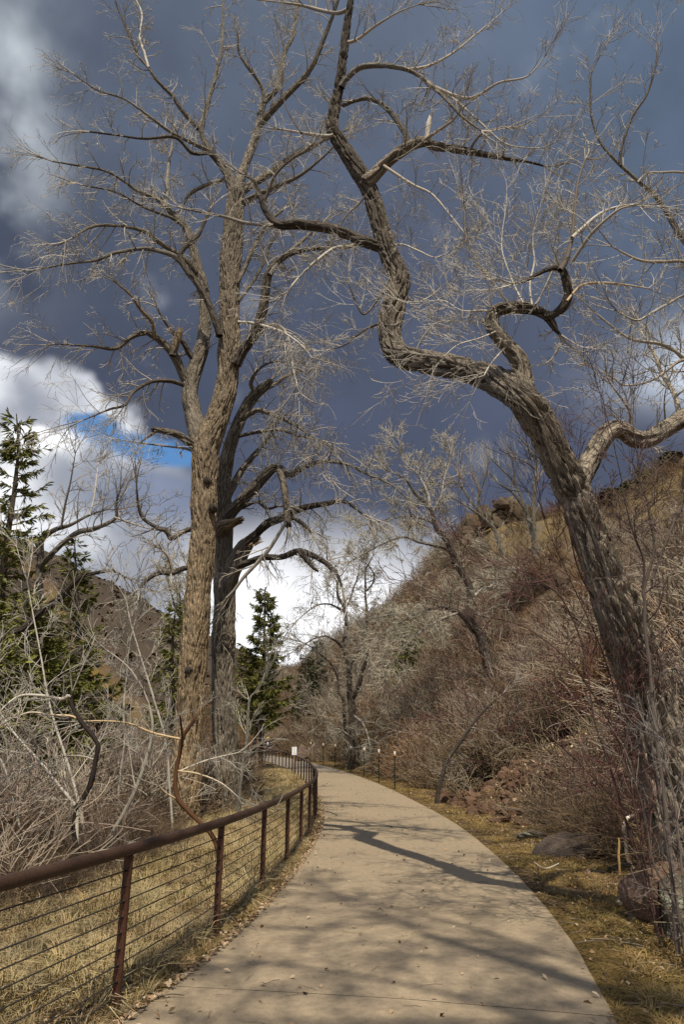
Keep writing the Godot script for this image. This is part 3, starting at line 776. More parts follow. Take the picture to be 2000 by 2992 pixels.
func tree_c() -> void:
	var t := thing("cottonwood_tree", "great leaning cottonwood with deeply furrowed bark, curving over the trail from the right", "tree")
	var k := Color(0.40, 0.345, 0.27)
	begin([4, 3, 1], [0.45, 0.3, 0.1, -0.1], 0.0027, 0.016, 1.5, grey_bark, pale_twig, 0.65, 0.085)
	limb(t, "trunk", [3.97, -0.403, -8.25, 0.406,  3.855, -0.031, -8.191, 0.368,  3.722, 0.446, -8.037, 0.336,  3.56, 1.092, -7.9, 0.317,  3.452, 1.754, -7.829, 0.295,  3.291, 2.389, -7.679, 0.269,  3.11, 2.987, -7.527, 0.241,  2.944, 3.459, -7.436, 0.222,  2.815, 3.958, -7.4, 0.208,  2.697, 4.421, -7.366, 0.201,  2.534, 4.829, -7.299, 0.195,  2.34, 5.299, -7.226, 0.185,  2.108, 5.66, -7.2, 0.179,  1.915, 6.263, -7.831, 0.171,  1.593, 6.829, -8.5, 0.171,  1.2, 7.408, -9.277, 0.184,  0.955, 7.904, -9.894, 0.197,  0.84, 8.309, -10.1, 0.195,  0.843, 8.717, -10.117, 0.205,  0.961, 9.256, -10.175, 0.201,  1.038, 9.671, -10.231, 0.197,  0.891, 10.213, -10.308, 0.185,  0.755, 10.869, -10.378, 0.172,  0.65, 11.402, -10.4, 0.167,  0.515, 11.93, -10.4, 0.169,  0.291, 12.417, -10.4, 0.154,  0.009, 12.972, -10.4, 0.147,  -0.193, 13.427, -10.4, 0.14,  -0.16, 13.951, -10.4, 0.124,  -0.054, 14.645, -10.38, 0.108,  0.027, 15.326, -10.333, 0.1,  0.102, 16.129, -10.267, 0.083,  0.197, 16.851, -10.219, 0.075,  0.266, 17.638, -10.2, 0.057], k, dark_bark * 1.15, 0, 0, 0, Vector3.ZERO, 0, false, 0.045, 0.115)
	var up := Vector3(0, 0.55, 0)
	limb(t, "limb", [2.748, 4.58, -7.5, 0.129,  2.914, 4.831, -7.568, 0.136,  3.114, 5.155, -7.652, 0.129,  3.337, 5.427, -7.727, 0.12,  3.526, 5.48, -7.773, 0.116,  3.7, 5.384, -7.827, 0.121,  3.919, 5.409, -7.88, 0.117,  4.202, 5.597, -7.95, 0.113,  4.493, 5.79, -8.021, 0.109,  5.039, 6.218, -8.155, 0.106,  5.821, 7.178, -8.371, 0.099,  6.447, 8.392, -8.589, 0.086,  6.915, 9.734, -8.8, 0.063], k, k, 0.218, 0.27, 0.70, up, 0.2)
	# the limb at the far right climbs out of the frame and its branches reach back in
	limb(t, "limb", [6.073, 7.476, -8.6, 0.071,  5.675, 8.463, -8.479, 0.059,  5.371, 8.742, -8.431, 0.049,  5.18, 8.956, -8.398, 0.046,  5.077, 9.178, -8.371, 0.046,  4.916, 9.552, -8.327, 0.043,  4.8, 9.74, -8.303, 0.037,  4.613, 9.924, -8.274, 0.03,  4.302, 10.261, -8.223, 0.027,  4.058, 10.608, -8.178, 0.02,  3.956, 11.011, -8.138, 0.017,  3.962, 11.468, -8.096, 0.014,  4.017, 11.935, -8.055, 0.011,  4.3, 12.494, -8, 0.007], pale_twig * 0.8, k, 0.205, 0.32, 0.88, up)
	limb(t, "limb", [4.311, 10.193, -8.2, 0.024,  4.332, 10.445, -8.15, 0.02,  4.531, 10.986, -8.037, 0.02,  4.787, 11.375, -7.943, 0.017,  4.954, 11.857, -7.846, 0.014,  4.984, 12.1, -7.8, 0.007], dark_bark, dark_bark, 0.218, 0.27, 0.79, up)
	limb(t, "limb", [4.528, 9.867, -8.2, 0.017,  4.684, 10.01, -8.172, 0.017,  4.902, 10.002, -8.139, 0.017,  5.21, 9.945, -8.092, 0.02,  5.649, 9.665, -8.014, 0.029,  5.863, 8.757, -7.9, 0.038], pale_twig, k, 0.192, 0.27, 0.70, up)
	limb(t, "limb", [6.261, 7.932, -8.6, 0.049,  5.459, 8.282, -8.252, 0.032,  4.897, 8.274, -8.052, 0.025,  4.533, 8.173, -7.928, 0.022,  4.129, 8.085, -7.785, 0.018,  3.687, 8.157, -7.6, 0.009], dark_bark, k, 0.163, 0.36, 0.88, Vector3(-0.3, 0.2, 0))
	limb(t, "limb", [6.167, 7.627, -8.6, 0.042,  5.37, 7.997, -8.179, 0.028,  4.732, 7.606, -7.934, 0.021,  4.43, 7.388, -7.811, 0.018,  4.111, 7.145, -7.675, 0.017,  3.83, 6.945, -7.553, 0.014,  3.526, 6.976, -7.4, 0.008], dark_bark, pale_twig, 0.163, 0.36, 0.88, Vector3(-0.3, 0, 0))
	limb(t, "limb", [5.705, 6.89, -8.6, 0.047,  5.148, 6.717, -8.431, 0.037,  4.773, 6.839, -8.285, 0.03,  4.614, 6.927, -8.214, 0.027,  4.368, 6.967, -8.124, 0.024,  3.95, 6.936, -7.981, 0.018,  3.67, 7.036, -7.863, 0.015,  3.33, 7.224, -7.7, 0.009,  3.13, 7.344, -7.6, 0.006], pale_twig * 0.8, pale_twig, 0.150, 0.36, 0.97, Vector3(-0.2, 0.2, 0))
	limb(t, "limb", [5.632, 6.794, -8.5, 0.037,  5.062, 6.748, -8.25, 0.027,  4.64, 6.668, -8.064, 0.024,  4.332, 6.44, -7.921, 0.017,  4.003, 6.177, -7.76, 0.014,  3.555, 5.985, -7.546, 0.011,  3.316, 6.042, -7.4, 0.005], dark_bark, k, 0.163, 0.36, 0.88, Vector3(-0.2, 0.1, 0))
	limb(t, "limb", [4.75, 6.051, -8.6, 0.043,  4.786, 6.526, -8.712, 0.035,  4.718, 6.862, -8.797, 0.029,  4.697, 7.292, -8.895, 0.023,  4.609, 7.745, -9, 0.013], k, k, 0.178, 0.36, 0.88, up)
	limb(t, "limb", [3.71, 5.559, -8, 0.02,  3.681, 5.71, -7.805, 0.017,  3.547, 5.81, -7.642, 0.014,  3.306, 5.92, -7.4, 0.008], k, k, 0.163, 0.27, 0.79, up)
	# the crooked broken fork above the bend
	limb(t, "fork", [2.24, 5.567, -7.3, 0.131,  2.202, 5.792, -7.28, 0.124,  2.171, 6.136, -7.25, 0.117,  2.039, 6.337, -7.229, 0.099,  1.914, 6.511, -7.21, 0.094,  1.858, 6.671, -7.195, 0.092,  1.931, 6.827, -7.181, 0.084,  2.135, 6.852, -7.162, 0.079,  2.354, 6.824, -7.142, 0.073,  2.512, 6.723, -7.125, 0.062,  2.579, 6.57, -7.111, 0.045,  2.632, 6.444, -7.1, 0.024], k, dark_bark, 0.301, 0.27, 0.70, up, 0.4, true, 0.03, 0.08)
	limb(t, "limb", [2.479, 6.668, -7.1, 0.053,  2.617, 6.707, -7.066, 0.053,  2.724, 6.815, -7.032, 0.056,  2.772, 6.95, -7.002, 0.056,  2.747, 7.126, -6.963, 0.051,  2.687, 7.261, -6.931, 0.04,  2.481, 7.196, -6.89, 0.027,  2.21, 7.003, -6.83, 0.021,  2.066, 6.936, -6.8, 0.01], dark_bark, dark_bark, 0.192, 0.36, 0.88, up, 0.3)
	limb(t, "limb", [2.628, 7.124, -6.8, 0.037,  2.743, 7.337, -6.826, 0.032,  2.859, 7.698, -6.865, 0.024,  2.956, 8.147, -6.911, 0.019,  3.063, 8.614, -6.956, 0.017,  3.226, 9.061, -7, 0.012], dark_bark, dark_bark, 0.178, 0.27, 0.70, up)
	limb(t, "limb", [2.704, 6.762, -6.9, 0.016,  2.983, 7.134, -7.091, 0.016,  3.329, 7.316, -7.277, 0.017,  3.679, 7.432, -7.462, 0.014,  4.141, 7.551, -7.7, 0.009], warm_bark, k, 0.163, 0.27, 0.79, up)
	limb(t, "limb", [2.828, 7.609, -6.8, 0.021,  3.007, 7.846, -6.918, 0.022,  3.372, 8.29, -7.14, 0.02,  3.745, 8.595, -7.336, 0.015,  4.075, 8.787, -7.5, 0.009], pale_twig, pale_twig, 0.163, 0.27, 0.79, up)
	limb(t, "limb", [2.789, 7.252, -6.8, 0.021,  2.863, 7.338, -6.658, 0.021,  2.958, 7.428, -6.483, 0.018,  3.141, 7.483, -6.218, 0.012,  3.237, 7.44, -6.1, 0.007], pale_twig * 0.8, k, 0.163, 0.27, 0.79, up)
	for s in [[2.085, 6.819, -7.1, 0.016,  1.9, 7.007, -6.976, 0.013,  1.757, 7.129, -6.887, 0.011,  1.616, 7.25, -6.798, 0.008,  1.53, 7.425, -6.7, 0.005], [2.262, 6.813, -7.1, 0.016,  2.196, 7.187, -7.212, 0.014,  2.147, 7.616, -7.331, 0.011,  2.138, 8.061, -7.444, 0.009,  2.271, 8.714, -7.6, 0.006], [1.905, 6.718, -7.1, 0.016,  1.781, 6.865, -7.234, 0.016,  1.553, 7.019, -7.451, 0.011,  1.371, 7.311, -7.648, 0.009,  1.191, 7.422, -7.8, 0.006], [1.866, 6.469, -7.1, 0.013,  1.626, 6.258, -6.92, 0.01,  1.317, 6.014, -6.68, 0.007,  1.13, 5.759, -6.5, 0.005], [2.345, 6.845, -7.1, 0.016,  2.369, 7.216, -7.165, 0.014,  2.477, 7.603, -7.23, 0.011,  2.525, 8.085, -7.307, 0.009,  2.711, 8.678, -7.4, 0.006], [2.004, 6.319, -7.2, 0.011,  1.731, 5.894, -6.855, 0.008,  1.568, 5.573, -6.6, 0.005]]:
		limb(t, "limb", s, pale_twig, pale_twig, 0.10, 0.4, 1.1, up)
	# upper branches
	limb(t, "limb", [0.453, 11.938, -10.3, 0.143,  0.595, 12.052, -10.255, 0.13,  0.838, 12.289, -10.172, 0.117,  1.171, 12.508, -10.072, 0.109,  1.541, 12.618, -9.974, 0.1,  1.782, 12.44, -9.909, 0.083,  2.274, 12.194, -9.78, 0.065,  2.792, 11.908, -9.638, 0.048,  3.36, 11.595, -9.476, 0.027,  3.61, 11.416, -9.4, 0.015], k, dark_bark, 0.205, 0.36, 0.97, up, 0.15)
	limb(t, "limb", [1.297, 12.484, -10, 0.067,  1.253, 12.748, -10.062, 0.067,  1.21, 13.074, -10.137, 0.06,  0.966, 13.792, -10.315, 0.053,  0.672, 14.252, -10.453, 0.045,  0.407, 14.405, -10.55, 0.041,  0.009, 14.401, -10.7, 0.037], dark_bark, pale_twig * 0.8, 0.192, 0.36, 0.88, up)
	limb(t, "stub", [1.585, 12.484, -9.9, 0.05,  1.633, 12.763, -9.86, 0.046,  1.663, 12.951, -9.833, 0.046,  1.726, 13.178, -9.8, 0.025], pale_twig * 1.2, pale_twig * 1.3, 0, 0, 0, up, 0, true)
	limb(t, "limb", [1.538, 12.537, -9.9, 0.037,  1.649, 12.558, -9.792, 0.033,  1.789, 12.55, -9.67, 0.028,  2.037, 12.55, -9.436, 0.02,  2.138, 12.602, -9.3, 0.012], k, k, 0.178, 0.36, 0.88, up)
	limb(t, "limb", [-0.009, 14.425, -10.3, 0.067,  0.071, 14.557, -10.241, 0.062,  0.354, 14.73, -10.112, 0.058,  0.786, 14.593, -9.959, 0.052,  1.282, 14.236, -9.774, 0.043,  1.664, 13.668, -9.597, 0.037,  2.005, 12.858, -9.381, 0.032,  2.196, 12.39, -9.252, 0.024,  2.448, 11.911, -9.1, 0.015], pale_twig * 0.7, k, 0.178, 0.36, 0.97, up)
	limb(t, "limb", [1.632, 13.695, -9.6, 0.033,  1.772, 13.479, -9.534, 0.029,  2.316, 12.923, -9.302, 0.028,  2.832, 13.015, -9.072, 0.02,  3.285, 12.927, -8.877, 0.015,  3.568, 13.173, -8.7, 0.008], k, pale_twig, 0.163, 0.36, 0.97, up)
	limb(t, "limb", [1.272, 14.141, -9.7, 0.03,  1.738, 14.467, -9.862, 0.026,  2.277, 15.085, -10.057, 0.022,  2.808, 15.857, -10.257, 0.018,  3.49, 16.858, -10.5, 0.01], k, pale_twig, 0.163, 0.36, 0.97, up)
	limb(t, "limb", [1.811, 13.684, -9.7, 0.025,  2.179, 13.134, -9.568, 0.025,  2.517, 12.481, -9.422, 0.02,  2.901, 11.779, -9.253, 0.015,  3.375, 11.514, -9.1, 0.008], pale_twig, pale_twig, 0.163, 0.36, 0.88, Vector3(0.2, 0.2, 0))
	limb(t, "limb", [2.27, 11.756, -9.4, 0.027,  2.451, 11.978, -9.251, 0.023,  2.731, 11.973, -9.111, 0.019,  3.062, 11.837, -8.946, 0.015,  3.327, 11.868, -8.8, 0.007], dark_bark, k, 0.178, 0.36, 0.88, up)
	limb(t, "limb", [0.798, 12.161, -10.1, 0.029,  1.03, 11.833, -9.986, 0.025,  1.327, 11.426, -9.836, 0.024,  1.615, 11.087, -9.694, 0.02,  1.868, 10.471, -9.503, 0.015,  2.098, 9.826, -9.3, 0.011], k, pale_twig, 0.178, 0.36, 0.88, Vector3(0.2, 0, 0))
	limb(t, "limb", [0.055, 15.661, -10.3, 0.037,  0.327, 15.61, -10.169, 0.032,  0.682, 15.702, -9.963, 0.027,  1.112, 15.736, -9.722, 0.018,  1.527, 15.66, -9.5, 0.013], k, pale_twig, 0.178, 0.36, 0.88, up)
	limb(t, "limb", [-0.164, 13.144, -10.3, 0.043,  -0.322, 13.218, -10.387, 0.039,  -0.73, 13.531, -10.606, 0.031,  -1.303, 13.979, -10.9, 0.018], pale_twig * 0.8, k, 0.192, 0.36, 0.88, up)
	limb(t, "limb", [-0.811, 13.435, -10.5, 0.018,  -0.857, 13.487, -10.504, 0.018,  -1.173, 14.25, -10.552, 0.014,  -1.35, 15.443, -10.616, 0.014,  -1.38, 17.147, -10.7, 0.01], dark_bark, dark_bark, 0.343, 0.27, 0.70, up)
	limb(t, "limb", [0.15, 16.702, -10.3, 0.047,  -0.085, 16.696, -10.388, 0.042,  -0.42, 16.93, -10.503, 0.038,  -0.916, 17.354, -10.672, 0.029,  -1.428, 17.695, -10.836, 0.02,  -1.955, 18.008, -11, 0.015], pale_twig * 0.75, k, 0.192, 0.36, 0.88, up)
	limb(t, "limb", [0.509, 11.726, -10.3, 0.025,  0.304, 11.611, -10.51, 0.021,  0.051, 11.504, -10.739, 0.017,  -0.209, 11.184, -11.1, 0.013], k, pale_twig, 0.178, 0.36, 0.88, Vector3(-0.2, -0.1, 0))
	# the long dark limb that reaches left across the brown trunk
	limb(t, "limb", [0.93, 10.206, -10.3, 0.12,  0.841, 10.408, -10.331, 0.113,  0.618, 10.543, -10.373, 0.11,  0.377, 10.682, -10.418, 0.106,  -0.2, 11.049, -10.524, 0.1,  -0.793, 11.243, -10.624, 0.093,  -1.223, 11.306, -10.695, 0.081,  -1.477, 11.62, -10.748, 0.064,  -1.62, 12.049, -10.802, 0.052,  -1.758, 12.489, -10.855, 0.04,  -1.998, 12.761, -10.9, 0.022], dark_bark, dark_bark, 0.218, 0.36, 0.97, Vector3(0, 0.1, 0), 0.1)
	limb(t, "limb", [-1.202, 11.469, -10.9, 0.048,  -1.607, 11.579, -10.998, 0.039,  -1.974, 11.712, -11.086, 0.035,  -2.353, 11.927, -11.177, 0.031,  -2.737, 12.098, -11.266, 0.027,  -3.326, 12.358, -11.4, 0.018], pale_twig * 0.75, dark_bark, 0.246, 0.36, 0.88, Vector3.ZERO)
	limb(t, "limb", [-1.611, 11.978, -10.9, 0.035,  -1.48, 12.225, -10.813, 0.035,  -1.392, 12.477, -10.731, 0.031,  -1.172, 12.71, -10.63, 0.026,  -0.819, 12.911, -10.5, 0.017], dark_bark, dark_bark, 0.192, 0.36, 0.88, up)
	limb(t, "limb", [0.338, 10.712, -10.5, 0.041,  0.131, 10.555, -10.422, 0.037,  -0.193, 10.385, -10.303, 0.032,  -0.654, 9.738, -10.077, 0.023,  -0.938, 9.187, -9.9, 0.015], pale_twig, pale_twig, 0.178, 0.36, 0.88, Vector3(-0.1, -0.3, 0))
	limb(t, "limb", [0.923, 9.916, -10.3, 0.024,  0.661, 9.199, -10.098, 0.023,  0.382, 8.724, -9.938, 0.019,  0.231, 8.91, -9.829, 0.015,  0.119, 9.168, -9.7, 0.007], dark_bark, dark_bark, 0.137, 0.36, 0.97, Vector3(-0.3, 0.1, 0))
	limb(t, "limb", [0.842, 8.798, -10.3, 0.027,  0.593, 8.83, -10.412, 0.023,  0.361, 8.77, -10.525, 0.02,  0.048, 8.606, -10.694, 0.016,  -0.192, 8.582, -10.8, 0.008], dark_bark, dark_bark, 0.137, 0.36, 0.97, Vector3(-0.3, -0.1, 0))
	limb(t, "limb", [0.774, 10.402, -10.3, 0.024,  1.084, 10.378, -10.156, 0.02,  1.377, 10.106, -10.006, 0.016,  1.658, 9.84, -9.857, 0.012,  1.944, 9.895, -9.7, 0.008], pale_twig, pale_twig, 0.137, 0.36, 0.97, Vector3(0.3, 0.2, 0))
	limb(t, "limb", [0.954, 9.536, -10.3, 0.02,  1.328, 9.43, -10.538, 0.016,  1.637, 9.644, -10.697, 0.012,  1.973, 10.092, -10.9, 0.008], pale_twig, pale_twig, 0.137, 0.36, 0.88, Vector3(0.3, 0.2, 0))
	limb(t, "limb", [1.257, 8.071, -10.3, 0.019,  1.369, 8.361, -10.179, 0.015,  1.626, 8.616, -10.036, 0.011,  1.978, 8.566, -9.9, 0.007], pale_twig, pale_twig, 0.163, 0.27, 0.70, up)
	finish(t)

func tree_d() -> void:
	var t := thing("cottonwood_tree", "contorted dark many-stemmed tree beside the wire fence, middle of the view", "tree")
	begin([6, 4, 1], [0.1, 0.0, -0.2, -0.2], 0.009, 0.028, 1.4, dark_bark, Color(0.34, 0.31, 0.25), 0.75)
	var k := dark_bark * 1.1
	limb(t, "trunk", [0.548, -0.579, -46, 0.301,  0.579, 0.318, -46, 0.248,  0.667, 1.41, -46, 0.222,  0.649, 3.38, -46, 0.212,  0.625, 4.25, -46, 0.241,  0.486, 5.159, -46, 0.2,  0.491, 6.673, -46, 0.159,  0.377, 7.099, -46, 0.16,  0.117, 7.932, -46, 0.131,  0.176, 8.744, -46, 0.132,  0.295, 9.685, -46, 0.133,  0.237, 10.28, -46, 0.133,  0.119, 10.789, -46, 0.119,  -0.269, 11.453, -46, 0.105,  -0.331, 12.247, -46, 0.09,  -0.272, 12.925, -46, 0.076,  -0.667, 13.453, -46, 0.061,  -1.34, 14.017, -46, 0.046], k, k, 0.5, 0.8, 2.0, Vector3.ZERO, 0.1)
	limb(t, "stem", [0.434, 6.815, -46, 0.13,  0.609, 6.989, -46.032, 0.13,  1.141, 7.808, -46.157, 0.117,  1.476, 8.789, -46.288, 0.103,  1.668, 9.696, -46.404, 0.089,  1.712, 10.556, -46.509, 0.09,  1.638, 11.588, -46.634, 0.076,  1.652, 12.543, -46.747, 0.076,  1.667, 13.547, -46.864, 0.062,  1.955, 14.107, -46.936, 0.047,  2.214, 14.607, -47, 0.031], k, k, 0.35, 1.0, 2.2, Vector3.ZERO)
	limb(t, "limb", [1.716, 12.07, -47, 0.061,  2.11, 12.479, -46.739, 0.061,  2.259, 13.039, -46.468, 0.061,  2.042, 13.455, -46.251, 0.046,  1.642, 13.829, -46, 0.03], k, k, 0.4, 0.8, 1.6)
	limb(t, "stem", [0.684, 4.717, -46, 0.157,  0.855, 5.04, -45.884, 0.171,  1.168, 5.74, -45.64, 0.157,  1.283, 6.307, -45.456, 0.143,  1.539, 6.899, -45.25, 0.157,  1.71, 7.303, -45.111, 0.143,  1.482, 7.571, -45, 0.114], k, k, 0.5, 0.8, 2.0)
	limb(t, "limb", [0.146, 7.816, -46, 0.117,  -0.029, 8.021, -45.809, 0.102,  -0.376, 8.347, -45.472, 0.087,  -1.061, 8.587, -44.969, 0.072,  -1.509, 8.483, -44.661, 0.057,  -1.922, 8.296, -44.36, 0.042,  -2.35, 7.965, -44, 0.028], k, k, 0.35, 0.8, 2.0)
	limb(t, "stem", [0.362, 1.489, -46, 0.125,  0.169, 3.612, -45.717, 0.112,  0.113, 4.527, -45.598, 0.113,  -0.198, 5.122, -45.511, 0.099,  -0.313, 6.132, -45.38, 0.085,  -0.684, 6.791, -45.284, 0.086,  -1.314, 7.368, -45.177, 0.071,  -1.945, 7.863, -45.077, 0.057,  -2.49, 8.164, -45, 0.029], k, k, 0.4, 0.9, 2.0)
	limb(t, "limb", [0.356, 10.28, -46, 0.089,  -0.266, 10.598, -45.635, 0.074,  -0.91, 10.796, -45.284, 0.059,  -1.657, 10.63, -44.897, 0.044,  -2.434, 9.981, -44.397, 0.029,  -2.968, 9.395, -44, 0.028], k, k, 0.3, 0.9, 2.2)
	limb(t, "limb", [0.149, 10.609, -46, 0.074,  0.481, 11.127, -46.331, 0.075,  0.796, 12.171, -46.893, 0.061,  1.122, 13.248, -47.456, 0.047,  1.333, 14.356, -48, 0.032], k, k, 0.4, 0.8, 1.8)
	limb(t, "limb", [-0.301, 12.277, -46, 0.06,  -0.569, 12.798, -45.607, 0.045,  -0.953, 13.412, -45.118, 0.045,  -1.066, 14.289, -44.505, 0.03,  -1.295, 14.971, -44, 0.029], k, k, 0.35, 0.8, 1.8)
	limb(t, "limb", [0.602, 2.269, -45, 0.082,  -0.108, 2.721, -44.236, 0.068,  -0.642, 2.811, -43.744, 0.04,  -1.292, 3.245, -43, 0.026], pale_twig, pale_twig, 0.25, 0.8, 2.2, Vector3(0, -0.4, 0))
	limb(t, "limb", [1.537, 9.744, -46, 0.074,  1.869, 9.915, -46.125, 0.074,  2.998, 10.256, -46.518, 0.075,  4.429, 10.588, -47, 0.061], pale_twig * 0.8, pale_twig, 0.6, 0.6, 1.4)
	limb(t, "limb", [0.774, 3.582, -45, 0.069,  1.252, 3.166, -44.427, 0.054,  1.547, 2.506, -43.748, 0.04,  1.668, 1.749, -43, 0.026], pale_twig, pale_twig, 0.25, 0.8, 2.0, Vector3(0, -0.4, 0))
	finish(t)

func tree_e() -> void:
	var t := thing("cottonwood_tree", "slender tree leaning left on the hillside, right of the contorted tree", "tree")
	begin([7, 4, 2], [0.3, 0.2, 0.1, -0.1], 0.010, 0.03, 1.0, dark_bark, Color(0.40, 0.37, 0.29), 0.65)
	var k := dark_bark * 1.1
	limb(t, "trunk", [8.48, 5.778, -40, 0.326,  8.355, 6.868, -40, 0.316,  8.074, 7.978, -40, 0.281,  7.594, 8.902, -40, 0.257,  7.701, 10.208, -40, 0.234,  7.546, 11.085, -40, 0.223,  7.075, 12.029, -40, 0.211,  6.725, 12.905, -40, 0.199,  6.494, 13.597, -40, 0.187,  5.865, 14.438, -40, 0.161,  5.681, 15.148, -40, 0.135,  5.516, 15.721, -40, 0.122,  5.18, 16.155, -40, 0.109,  4.6, 16.737, -40, 0.082,  4.133, 17.561, -40, 0.069,  3.675, 17.917, -40, 0.055,  3.266, 18.156, -40, 0.042], k, k, 0.5, 1.0, 2.4, Vector3(0, 0.3, 0), 0.3)
	limb(t, "limb", [5.565, 15.606, -40, 0.095,  5.488, 16.073, -40.096, 0.096,  5.451, 16.766, -40.234, 0.083,  5.102, 17.8, -40.453, 0.07,  4.723, 18.466, -40.607, 0.056,  4.114, 19.157, -40.796, 0.043,  3.848, 20.21, -41, 0.029], pale_twig, pale_twig, 0.3, 0.9, 2.2, Vector3(0, 0.4, 0))
	limb(t, "limb", [6.545, 13.015, -40, 0.12,  6.053, 13.217, -39.838, 0.106,  4.741, 13.376, -39.442, 0.079,  3.72, 13.609, -39.121, 0.065,  2.482, 13.112, -38.733, 0.052,  1.168, 12.263, -38.274, 0.038,  0.402, 11.771, -38, 0.025], pale_twig * 0.7, k, 0.3, 0.9, 2.4, Vector3(0, 0.1, 0))
	limb(t, "limb", [5.612, 14.806, -40, 0.081,  5.045, 15.206, -40.343, 0.068,  4.144, 15.513, -40.827, 0.055,  2.968, 15.513, -41.436, 0.042,  1.869, 15.402, -42, 0.028], k, k, 0.3, 0.9, 2.2, Vector3(0, 0.2, 0))
	limb(t, "limb", [8.026, 8.029, -40, 0.192,  7.663, 8.242, -39.9, 0.179,  6.899, 9.09, -39.622, 0.128,  5.989, 9.432, -39.392, 0.102,  5.091, 9.289, -39.186, 0.076,  3.908, 8.804, -38.896, 0.05,  2.486, 7.841, -38.5, 0.025], dark_bark, pale_twig * 0.8, 0.25, 0.9, 2.4, Vector3(0, -0.2, 0))
	limb(t, "limb", [6.642, 8.968, -38.7, 0.075,  5.587, 8.523, -38.448, 0.062,  4.286, 7.73, -38.107, 0.049,  3.256, 6.723, -37.776, 0.036,  2.616, 5.754, -37.5, 0.024], pale_twig, pale_twig, 0.25, 0.8, 2.0, Vector3(0, -0.5, 0))
	limb(t, "limb", [7.824, 10.102, -40, 0.104,  8.43, 10.685, -40.239, 0.092,  9.157, 11.005, -40.466, 0.066,  9.545, 11.887, -40.733, 0.054,  9.398, 12.79, -41, 0.041], pale_twig, pale_twig, 0.35, 0.9, 1.8, Vector3(0, 0, 0))
	limb(t, "limb", [5.586, 15.463, -40, 0.081,  6.246, 16.641, -40.451, 0.069,  6.689, 18.362, -41.022, 0.057,  7.262, 19.804, -41.5, 0.043], pale_twig, pale_twig, 0.3, 0.9, 2.2, Vector3(0, 0.5, 0))
	finish(t)

func ridge_trees() -> void:
	var kind := [[4, 4], [0.8, 0.7, 0.4, 0.1]]
	var k := Color(0.24, 0.215, 0.165)
	var t := thing("poplar_tree", "pale bare tree forking wide above the crag on the ridge", "tree", Vector3.ZERO)
	begin(kind[0], kind[1], 0.0075, 0.026, 0.7, k, pale_twig * 0.8, 0.5)
	var up := Vector3(0, 0.7, 0)
	limb(t, "trunk", [15.378, 17.626, -62, 0.245,  15.099, 19.324, -62, 0.227,  14.846, 20.357, -62, 0.207,  14.511, 21.445, -62, 0.188,  13.543, 22.544, -62, 0.168,  13.134, 23.344, -62, 0.126,  12.394, 24.329, -62, 0.106,  11.826, 25.461, -62, 0.085,  11.019, 26.284, -62, 0.064], k, k, 0.488, 1.08, 2.46, up, 0.3)
	limb(t, "limb", [13.501, 22.544, -62, 0.126,  13.371, 22.922, -62.067, 0.126,  13.33, 24.683, -62.348, 0.106,  13.459, 26.044, -62.559, 0.086,  12.961, 27.64, -62.825, 0.065,  12.934, 28.801, -63, 0.044], k, k, 0.427, 1.08, 2.46, up)
	limb(t, "limb", [13.582, 22.5, -62, 0.105,  12.972, 22.899, -61.742, 0.105,  11.669, 23.601, -61.219, 0.083,  10.371, 24.087, -60.732, 0.062,  8.184, 23.512, -60, 0.041], k, k, 0.427, 1.08, 2.29, up)
	limb(t, "limb", [13.258, 24.6, -62, 0.085,  13.795, 25.977, -61.454, 0.063,  14.124, 27.16, -61, 0.042], k, k, 0.427, 0.90, 2.11, up)
	limb(t, "limb", [11.908, 25.416, -62, 0.085,  11.612, 27.569, -63.112, 0.065,  11.41, 29.376, -64, 0.045], k, k, 0.427, 0.90, 2.11, up)
	finish(t)
	t = thing("poplar_tree", "pale bare tree with two fanned stems on the ridge left of the leaning trunk", "tree", Vector3.ZERO)
	begin(kind[0], kind[1], 0.0075, 0.026, 0.7, k, pale_twig * 0.8, 0.5)
	limb(t, "trunk", [19.361, 21.837, -66, 0.221,  19.154, 23.466, -66, 0.2,  18.934, 24.503, -66, 0.179,  18.238, 25.789, -66, 0.135,  17.55, 26.752, -66, 0.113,  16.266, 27.724, -66, 0.091,  15.437, 28.852, -66, 0.069], k, k, 0.488, 1.08, 2.29, up, 0.2)
	limb(t, "limb", [18.857, 24.645, -66, 0.134,  18.573, 26.361, -66.246, 0.136,  17.819, 28.438, -66.561, 0.115,  17.027, 29.513, -66.756, 0.093,  16.019, 30.877, -67, 0.07], k, k, 0.427, 1.08, 2.46, up)
	limb(t, "limb", [17.976, 27.529, -66, 0.091,  17.895, 29.259, -65.441, 0.068,  17.442, 30.549, -65, 0.045], k, k, 0.427, 0.90, 2.11, up)
	finish(t)
	t = thing("poplar_tree", "pale slim bare tree on the ridge, its top against the leaning trunk", "tree", Vector3.ZERO)
	begin(kind[0], kind[1], 0.0075, 0.026, 0.7, k, pale_twig * 0.8, 0.5)
	limb(t, "trunk", [19.029, 22.127, -64, 0.172,  19.153, 24.411, -64, 0.174,  19.278, 25.759, -64, 0.153,  19.717, 28.125, -64, 0.133,  19.754, 29.473, -64, 0.111,  19.203, 30.79, -64, 0.09,  18.529, 31.825, -64, 0.045], k, k, 0.488, 1.08, 2.29, up, 0.2)
	limb(t, "limb", [19.457, 26.746, -64, 0.11,  20.755, 28.592, -65.015, 0.09,  21.995, 30.491, -66, 0.069], k, k, 0.427, 0.90, 2.11, up)
	limb(t, "limb", [19.699, 28.412, -64, 0.089,  18.582, 28.706, -63.002, 0.066,  17.334, 28.746, -62, 0.043], k, k, 0.427, 0.90, 2.11, up)
	finish(t)

